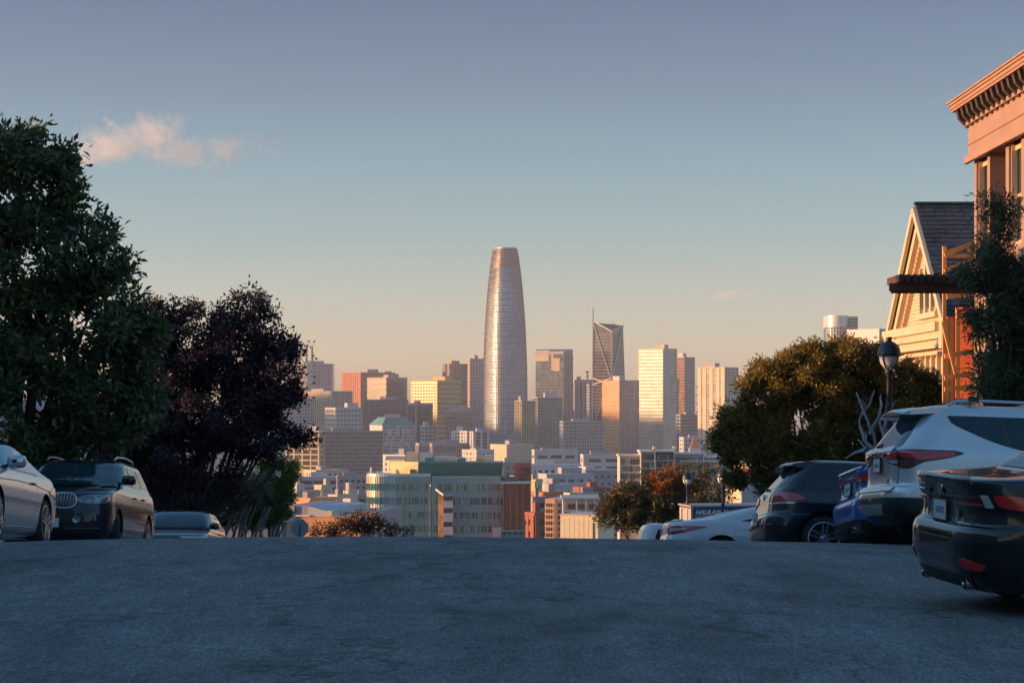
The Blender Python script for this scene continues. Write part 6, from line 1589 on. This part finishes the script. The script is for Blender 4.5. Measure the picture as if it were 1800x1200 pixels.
# ---- blue saloon squeezed between hatchback and suv
SALOON = [(.17, .2, .25, .76), (.23, .08, .1, .83), (.36, .0, .02, .87), (.52, -.01, .0, .89), (.63, .01, .02, .90), (.68, .06, .06, .895), (.80, .09, .16, .895), (.92, .085, .45, .885), (.99, .06, .85, .875), (1.03, .06, 1.15, .85),
          (1.05, .12, 1.32, .83), (1.075, .42, 1.45, .79), (1.10, .62, 1.52, .76), (1.17, .76, 1.62, .735), (1.27, 1.0, 1.84, .69), (1.35, 1.27, 2.05, .63), (1.385, 1.5, 2.22, .54), (1.40, 1.75, 2.42, .36)]
def blue_saloon():
    c = Car('parked_saloon', 'bright blue saloon half hidden between the hatchback and the silver suv', 4.45, SALOON, paint('blue', (.012, .13, .52), .3, .28), rad=(.34, .46, .5, .6), gh=(1.06, (.4, .4, .45, .45)))
    c.body((.88, 3.5), .32, dark_below=.3)
    rear_panel(c, 'rear_window', [(1.115, -.56, .56), (1.2, -.52, .52), (1.33, -.44, .44)], carglass, .004)
    c.both('side_window', [(1.09, 1.0, 2.95), (1.2, 1.13, 2.74), (1.32, 1.4, 2.42)], carglass)
    c.patch('windscreen', lambda z, y: c.Fr(z, y), [(1.11, -.6, .6), (1.22, -.55, .55), (1.33, -.46, .46)], carglass)
    tail_wrap(c, [(.86, .17, .36), (.90, .13, .385), (.94, .12, .38), (.965, .13, .34)], redl, 'tail_light', .012)
    tail_wrap(c, [(.872, .15, .23), (.89, .14, .235)], clear, 'reversing_light', .018)
    rear_panel(c, 'plate_recess', [(.735, -.3, .3), (.80, -.3, .3), (.88, -.26, .26)], paint('white_reflection', (.55, .57, .6), .3, .3), .004)  # white reflection on the blue tail painted as a pale panel
    c.plate(.805, off=.02)
    MB().tube([(c.Rr(.95, 0).x - .015, y, .95) for y in np.linspace(-.08, .08, 5)], .012, 6).build('badge', chrome, c.t)
    c.patch('trunk_lip', lambda z, y: c.Rr(z, y), [(1.025, -.64, .64), (1.04, -.62, .62), (1.05, -.58, .58)], c.pm, .025)
    tail_wrap(c, [(.22, .0, .34), (.30, .0, .33), (.36, .0, .30)], blk, 'diffuser', .008); rear_panel(c, 'diffuser_strip', [(.365, -.6, .6), (.39, -.62, .62)], alloy, .012)
    for sg in (-1, 1):
        for y in (.42, .56): MB().tube([(.2, sg * y, .24), (-.02, sg * y, .24)], .042, 14, cap=False).build('exhaust_tip', chrome, c.t, smooth=60)
    c.wheelset(5, alloy); c.mirror(2.9, 1.06); c.handle(1.6, .9)
    c.place(4.36, 27.75, R(5))
blue_saloon()

# ---- white coupe-saloon beyond the crest
def white_coupe():
    c = Car('parked_coupe', 'white long sloping coupe half hidden by the road crest', 4.95,
            [(.17, .24, .25, .80), (.24, .1, .1, .87), (.38, .02, .02, .91), (.55, .0, .0, .93), (.66, .02, .04, .94), (.72, .04, .07, .94), (.82, .05, .2, .93), (.90, .06, .5, .915), (.965, .10, .95, .89), (1.0, .28, 1.3, .86), (1.045, .58, 1.5, .81), (1.10, .84, 1.60, .78), (1.18, 1.10, 1.76, .735), (1.28, 1.45, 2.0, .68), (1.35, 1.78, 2.22, .61), (1.39, 2.05, 2.42, .5), (1.405, 2.3, 2.55, .36)],
            paint('white', (.62, .64, .68), .05, .3), rad=(.5, .55, .5, .6), gh=(1.0, (.5, .5, .5, .5)))
    c.body((1.02, 3.9), .34)
    rear_panel(c, 'rear_window', [(1.03, -.58, .58), (1.12, -.55, .55), (1.25, -.5, .5), (1.34, -.42, .42)], carglass, .004)
    c.both('window_trim', [(1.005, 1.28, 3.5), (1.12, 1.75, 3.25), (1.22, 2.1, 2.95), (1.275, 2.4, 2.75)], chrome, off=.003)
    c.both('side_window', [(1.02, 1.38, 1.80), (1.08, 1.62, 1.80), (1.10, 1.72, 1.80)], carglass, off=.009)
    c.both('side_window', [(1.02, 1.84, 3.42), (1.12, 1.84, 3.2), (1.22, 2.12, 2.92), (1.265, 2.4, 2.75)], carglass, off=.009)
    c.patch('windscreen', lambda z, y: c.Fr(z, y), [(1.06, -.62, .62), (1.2, -.56, .56), (1.34, -.45, .45)], carglass)
    tail_wrap(c, [(.72, .235, .27), (.76, .20, .33), (.82, .19, .375), (.86, .21, .388), (.885, .27, .392)], redl, 'tail_light', .012)
    tail_wrap(c, [(.775, .235, .285), (.81, .235, .325), (.835, .265, .34)], clear, 'reversing_light', .02)
    c.plate(.55); rear_panel(c, 'trunk_strip', [(.90, -.5, .5), (.915, -.5, .5)], chrome, .014)
    c.patch('trunk_lip', lambda z, y: c.Rr(z, y), [(.965, -.66, .66), (.985, -.64, .64), (.998, -.6, .6)], c.pm, .025)
    rear_panel(c, 'diffuser', [(.2, -.55, .55), (.3, -.62, .62)], blk, .01)
    c.seam('fuel_flap', [(1.28, .86), (1.25, .84), (1.25, .74), (1.28, .72), (1.48, .72), (1.51, .74), (1.51, .84), (1.48, .86), (1.28, .86)], lambda z, x, sg: c.S(z, x, sg), .004, mat('seam_grey', (.2, .2, .22), .5, var=0), sides=(-1,))
    c.seam('door_seam', [(1.62, 1.0), (1.60, .9), (1.66, .74), (1.84, .52), (1.92, .3)], lambda z, x, sg: c.S(z, x, sg), .004)
    c.seam('flank_crease', [(1.2, .66), (2.0, .72), (3.0, .80), (4.0, .86)], lambda z, x, sg: c.S(z, x, sg), .006, c.pm)
    c.wheelset(5, alloy); c.mirror(3.4, 1.02); c.handle(2.05, .83, c.pm)
    c.place(2.85, 40.4, R(3.5))
white_coupe()

# ---- white suv further down
def white_suv():
    c = Car('parked_suv', 'white van like suv with red roof light beyond the white coupe', 4.7,
            [(.25, .2, .25, .80), (.32, .05, .1, .88), (.5, .0, .0, .92), (.7, .02, .03, .93), (.85, .05, .1, .93), (1.0, .06, .35, .92), (1.10, .07, .9, .90), (1.2, .09, 1.2, .87), (1.4, .14, 1.45, .83), (1.6, .2, 1.7, .78), (1.78, .26, 2.0, .73), (1.86, .32, 2.3, .66), (1.9, .5, 2.7, .5)],
            paint('van_white', (.60, .62, .65), .05, .35), rad=(.22, .4, .5, .6), gh=(1.1, (.25, .32, .45, .45)))
    c.body((.9, 3.6), .36, dark_below=.4)
    rear_panel(c, 'rear_window', [(1.22, -.64, .64), (1.45, -.62, .62), (1.7, -.54, .54)], carglass, .004)
    c.both('side_window', [(1.2, .55, 1.55), (1.45, .52, 1.54), (1.72, .62, 1.53)], carglass); c.both('side_window', [(1.2, 1.63, 3.3), (1.45, 1.62, 3.0), (1.72, 1.61, 2.6)], carglass)
    tail_wrap(c, [(.85, .24, .34), (1.0, .24, .35), (1.18, .25, .34)], redl, 'tail_light', .012)
    c.patch('windscreen', lambda z, y: c.Fr(z, y), [(1.22, -.68, .68), (1.45, -.62, .62), (1.75, -.53, .53)], carglass)
    MB().box(.42, .62, -.14, .14, 1.875, 1.915).build('brake_light', redl, c.t)
    c.plate(.75); c.wheelset(5, alloy); c.mirror(3.2, 1.2); c.handle(1.8, 1.05)
    c.place(3.52, 62, R(5))
white_suv()

# ---- left side: navy suv facing us
def navy_suv():
    c = Car('parked_suv', 'dark navy suv facing the camera with twin barred oval grilles', 4.85,
            [(.22, .25, .30, .80), (.29, .1, .12, .88), (.42, .0, .03, .94), (.56, .0, .0, .96), (.70, .04, .0, .965), (.84, .07, .012, .965), (.98, .08, .04, .955), (1.06, .09, .13, .945), (1.115, .1, .38, .93), (1.16, .1, .85, .91), (1.20, .12, 1.28, .885), (1.25, .15, 1.42, .86),
             (1.39, .25, 1.68, .815), (1.52, .37, 1.94, .765), (1.64, .45, 2.18, .72), (1.70, .55, 2.45, .65), (1.735, .75, 2.75, .53), (1.75, 1.1, 3.0, .36)],
            paint('navy', (.008, .016, .034), .15, .25), rad=(.36, .5, .46, .6), gh=(1.21, (.42, .4, .42, .48)))
    c.body((.92, 3.86), .375)
    c.patch('windscreen_border', lambda z, y: c.Fr(z, y), [(1.215, -.80, .80), (1.32, -.765, .765), (1.5, -.70, .70), (1.66, -.635, .635)], gloss, .010, n=16)
    c.patch('windscreen', lambda z, y: c.Fr(z, y), [(1.235, -.755, .755), (1.32, -.72, .72), (1.5, -.655, .655), (1.635, -.60, .60)], mat('screen_glass', (.014, .04, .05), .03, 0, var=0, spec=.8), .014, n=16)
    x = c.Fr(1.5, 0).x
    MB().lathe([(.0, -.03), (.06, -.02), (.07, .02), (.0, .03)], 14, (x - .02, .0, 1.535), axis='x').build('rear_view_mirror', blk, c.t)
    c.both('side_window', [(1.25, 1.3, 2.15), (1.4, 1.32, 2.15), (1.6, 1.42, 2.15)], carglass); c.both('side_window', [(1.25, 2.23, 3.3), (1.4, 2.23, 3.02), (1.6, 2.23, 2.62)], carglass); c.both('quarter_window', [(1.27, .6, 1.2), (1.4, .55, 1.22), (1.58, .7, 1.32)], carglass)
    # twin grilles
    for sg in (-1, 1):
        cy = sg * .225; z0 = .905
        def ring(a, w, h): return [(c.Fr(z0 + h * math.sin(q), cy + w * math.cos(q)).x + a, cy + w * (abs(math.cos(q)) ** .75) * (1 if math.cos(q) > 0 else -1), z0 + h * (abs(math.sin(q)) ** .75) * (1 if math.sin(q) > 0 else -1)) for q in np.linspace(0, 2 * math.pi, 29)]
        MB().tube(ring(.012, .20, .125), .015, 8, cap=False).build('grille_surround', chrome, c.t, smooth=60)
        g = front_panel(c, 'grille', [(z0 + .119 * f, cy - .194 * (1 - abs(f) ** 2.6) ** .38, cy + .194 * (1 - abs(f) ** 2.6) ** .38) for f in (-.99, -.8, -.4, 0, .4, .8, .99)], gloss, .010)
        for i in range(7):
            y = cy + (i - 3) * .052; h = .115 * (1 - abs((i - 3) / 3.8) ** 3) 
            MB().tube([(c.Fr(z0 + h * f, y).x + .018, y, z0 + h * f) for f in (-1, -.5, 0, .5, 1)], .0065, 6).build('grille_slat', alloy, g)
    MB().lathe([(.0, .012), (.03, .010), (.042, .0)], 18, (c.Fr(1.055, 0).x + .004, 0, 1.055), axis='x').build('badge', chrome, c.t)
    for sg in (-1, 1):
        o = c.patch('headlight', lambda z, u, sg=sg: c.U(z, u, sg), [(.86, .70, .765), (.885, .672, .785), (.93, .652, .792), (.985, .648, .775), (1.015, .662, .735)], mat('headlight_lens', (.20, .235, .25), .08, .3, var=.45, vscale=10, coat=1.0), off=.012, n=14)
        for u in (.685, .745):
            p = c.U(.93, u, sg); d_ = Vector((math.cos(.5 * (1 if u < .8 else .2)), sg * .3, 0))
            MB().lathe([(.0, .006), (.026, .010), (.042, .018), (.052, .016), (.054, -.01)], 18, (p.x, p.y, p.z), axis='x').build('headlight_ring', chrome, o, smooth=40)
        c.patch('indicator', lambda z, u, sg=sg: c.U(z, u, sg), [(.86, .635, .66), (.90, .625, .655)], amber, off=.008, n=5)
        c.patch('side_marker', lambda z, u, sg=sg: c.U(z, u, sg), [(.46, .658, .668), (.62, .65, .662), (.70, .645, .655)], mat('red_marker', (.5, .04, .03), .3, var=0), off=.01, n=3)
        p = c.U(.60, .79, sg); MB().lathe([(.0, .02), (.05, .018), (.062, .026), (.07, .0)], 18, (p.x, p.y, p.z), axis='x').build('fog_light', mat('fog_lens', (.30, .33, .35), .1, .5, var=.3, vscale=20, coat=1.0), c.t, smooth=40)
        c.patch('side_intake', lambda z, u, sg=sg: c.U(z, u, sg), [(.40, .74, .83), (.46, .71, .84), (.53, .70, .82)], blk, off=.006, n=8)
        c.patch('chrome_bar', lambda z, u, sg=sg: c.U(z, u, sg), [(.455, .71, .85), (.467, .71, .85)], chrome, off=.014, n=8)
    front_panel(c, 'lower_grille', [(.42, -.42, .42), (.52, -.46, .46), (.64, -.40, .40), (.66, -.38, .38)], blk, .006)
    front_panel(c, 'bumper_line', [(.775, -.6, .6), (.785, -.6, .6)], gloss, .004)
    front_panel(c, 'skid_panel', [(.27, -.5, .5), (.34, -.6, .6), (.40, -.62, .62)], c.pm, .02)
    c.plate(.545, rear=False, text='7715', y=0.0)
    c.seam('hood_seam', [(3.45, .62), (3.9, .60), (4.3, .52), (4.55, .40)], lambda y, x, sg: Vector((x, sg * y, max(z for z in np.linspace(1.0, 1.24, 50) if c.L - c.p(z)[1] >= x - .02) + .004)), .006)
    for sg in (-1, 1): MB().tube([(.75, sg * .60, 1.73), (.85, sg * .60, 1.78), (1.6, sg * .61, 1.80), (2.3, sg * .60, 1.77), (2.5, sg * .59, 1.71)], .02, 8).build('roof_rail', alloy, c.t, smooth=60)
    c.seam('door_seam', [(3.05, .42), (3.05, .8), (3.1, 1.18)], lambda z, x, sg: c.S(z, x, sg), .004); c.seam('door_seam', [(2.18, .42), (2.18, 1.2)], lambda z, x, sg: c.S(z, x, sg), .004); c.seam('door_seam', [(1.2, .8), (1.1, 1.0), (1.1, 1.18)], lambda z, x, sg: c.S(z, x, sg), .004)
    c.both('sill_trim', [(.34, 1.4, 3.35), (.40, 1.4, 3.35)], alloy, off=.012)
    c.wheelset(5, alloy, turn=R(14)); c.mirror(3.15, 1.26); c.handle(2.35, 1.05); c.handle(1.5, 1.06)
    c.place(-7.95, 36.3 + 4.85, R(-90)); c.t.scale = (1.04, 1.04, 1.05)
navy_suv()

# ---- silver coupe cut by the left edge
def silver_coupe():
    c = Car('parked_coupe', 'silver grey two door coupe cut off by the left edge', 4.65,
            [(.16, .22, .25, .80), (.22, .1, .1, .86), (.36, .02, .02, .90), (.52, .0, .0, .92), (.64, .02, .03, .93), (.74, .05, .08, .93), (.84, .06, .3, .92), (.92, .08, .75, .905), (.97, .16, 1.15, .89), (1.01, .40, 1.38, .87), (1.06, .60, 1.48, .84), (1.14, .86, 1.64, .80), (1.25, 1.20, 1.88, .75), (1.34, 1.52, 2.1, .69), (1.39, 1.8, 2.32, .58), (1.405, 2.05, 2.5, .4)],
            paint('coupe_silver', (.55, .57, .60), .5, .3), rad=(.45, .5, .5, .6), gh=(1.0, (.5, .45, .5, .5)))
    c.body((.98, 3.72), .345)
    c.both('window_trim', [(.975, 1.22, 3.35), (1.09, 1.42, 3.12), (1.22, 1.72, 2.86), (1.325, 2.05, 2.58)], chrome, off=.003)
    c.both('side_window', [(.99, 1.34, 3.26), (1.09, 1.50, 3.06), (1.21, 1.76, 2.82), (1.31, 2.06, 2.56)], mat('clear_car_glass', (.10, .12, .14), .03, .2, var=0, spec=1.0, coat=1.0), off=.009)
    c.patch('windscreen', lambda z, y: c.Fr(z, y), [(1.03, -.66, .66), (1.18, -.58, .58), (1.31, -.48, .48)], carglass)
    rear_panel(c, 'rear_window', [(1.03, -.55, .55), (1.15, -.52, .52), (1.31, -.42, .42)], carglass, .004)
    tail_wrap(c, [(.70, .24, .37), (.78, .22, .40), (.86, .24, .38)], redl, 'tail_light', .012)
    tail_wrap(c, [(.66, .62, .76), (.73, .61, .79), (.80, .64, .77)], clear, 'headlight', .012)
    front_panel(c, 'grille', [(.3, -.32, .32), (.5, -.38, .38), (.72, -.36, .36)], blk, .008)
    c.seam('door_seam', [(1.72, .3), (1.55, .55), (1.52, .8), (1.6, .97)], lambda z, x, sg: c.S(z, x, sg), .004); c.seam('door_seam', [(3.2, .3), (3.24, .6), (3.2, .97)], lambda z, x, sg: c.S(z, x, sg), .004)
    c.seam('flank_crease', [(.6, .78), (1.6, .84), (2.6, .85), (3.9, .82)], lambda z, x, sg: c.S(z, x, sg) , .008, c.pm)
    c.seam('sill_line', [(1.45, .27), (2.2, .26), (3.25, .24)], lambda z, x, sg: c.S(z, x, sg), .009, alloy)
    c.wheelset(5, alloy, .74); c.mirror(3.02, 1.0); c.handle(1.78, .85, blk)
    c.place(-7.35, 25.4 + 4.65, R(-90))
silver_coupe()

# ---- saloon down the hill, only screen and roof in sight
def far_saloon():
    c = Car('parked_saloon', 'dark grey saloon down the slope showing only windscreen and roof', 4.6, [(.18, .2, .25, .76), (.25, .08, .1, .84), (.40, .0, .02, .88), (.55, .0, .0, .90), (.70, .03, .03, .905), (.82, .06, .14, .90), (.92, .08, .45, .89), (.98, .10, .9, .88), (1.02, .13, 1.22, .865), (1.07, .2, 1.32, .85), (1.2, .35, 1.55, .805), (1.34, .55, 1.82, .75), (1.45, .8, 2.08, .69), (1.51, 1.05, 2.32, .61), (1.545, 1.4, 2.6, .5), (1.56, 1.7, 2.85, .35)], paint('graphite', (.05, .055, .07), .4, .3), rad=(.34, .46, .5, .6), gh=(1.02, (.4, .4, .36, .42)))
    c.body((.9, 3.65), .325)
    c.patch('windscreen_border', lambda z, y: c.Fr(z, y), [(1.045, -.78, .78), (1.2, -.735, .735), (1.35, -.665, .665), (1.47, -.585, .585)], gloss, .012, n=14)
    c.patch('windscreen', lambda z, y: c.Fr(z, y), [(1.06, -.735, .735), (1.2, -.69, .69), (1.35, -.62, .62), (1.455, -.55, .55)], carglass, .017, n=14)
    c.both('side_window', [(1.05, .75, 3.2), (1.24, .95, 2.85), (1.44, 1.3, 2.4)], carglass); rear_panel(c, 'rear_window', [(1.08, -.6, .6), (1.24, -.56, .56), (1.42, -.48, .48)], carglass, .004)
    tail_wrap(c, [(.70, .63, .78), (.80, .62, .80)], clear, 'headlight', .012); front_panel(c, 'grille', [(.45, -.4, .4), (.68, -.4, .4)], blk, .008)
    c.wheelset(5, alloy); c.mirror(3.1, 1.04); c.handle(1.6, .95)
    c.place(-8.38, 50.8 + 4.6, R(-90))
far_saloon()
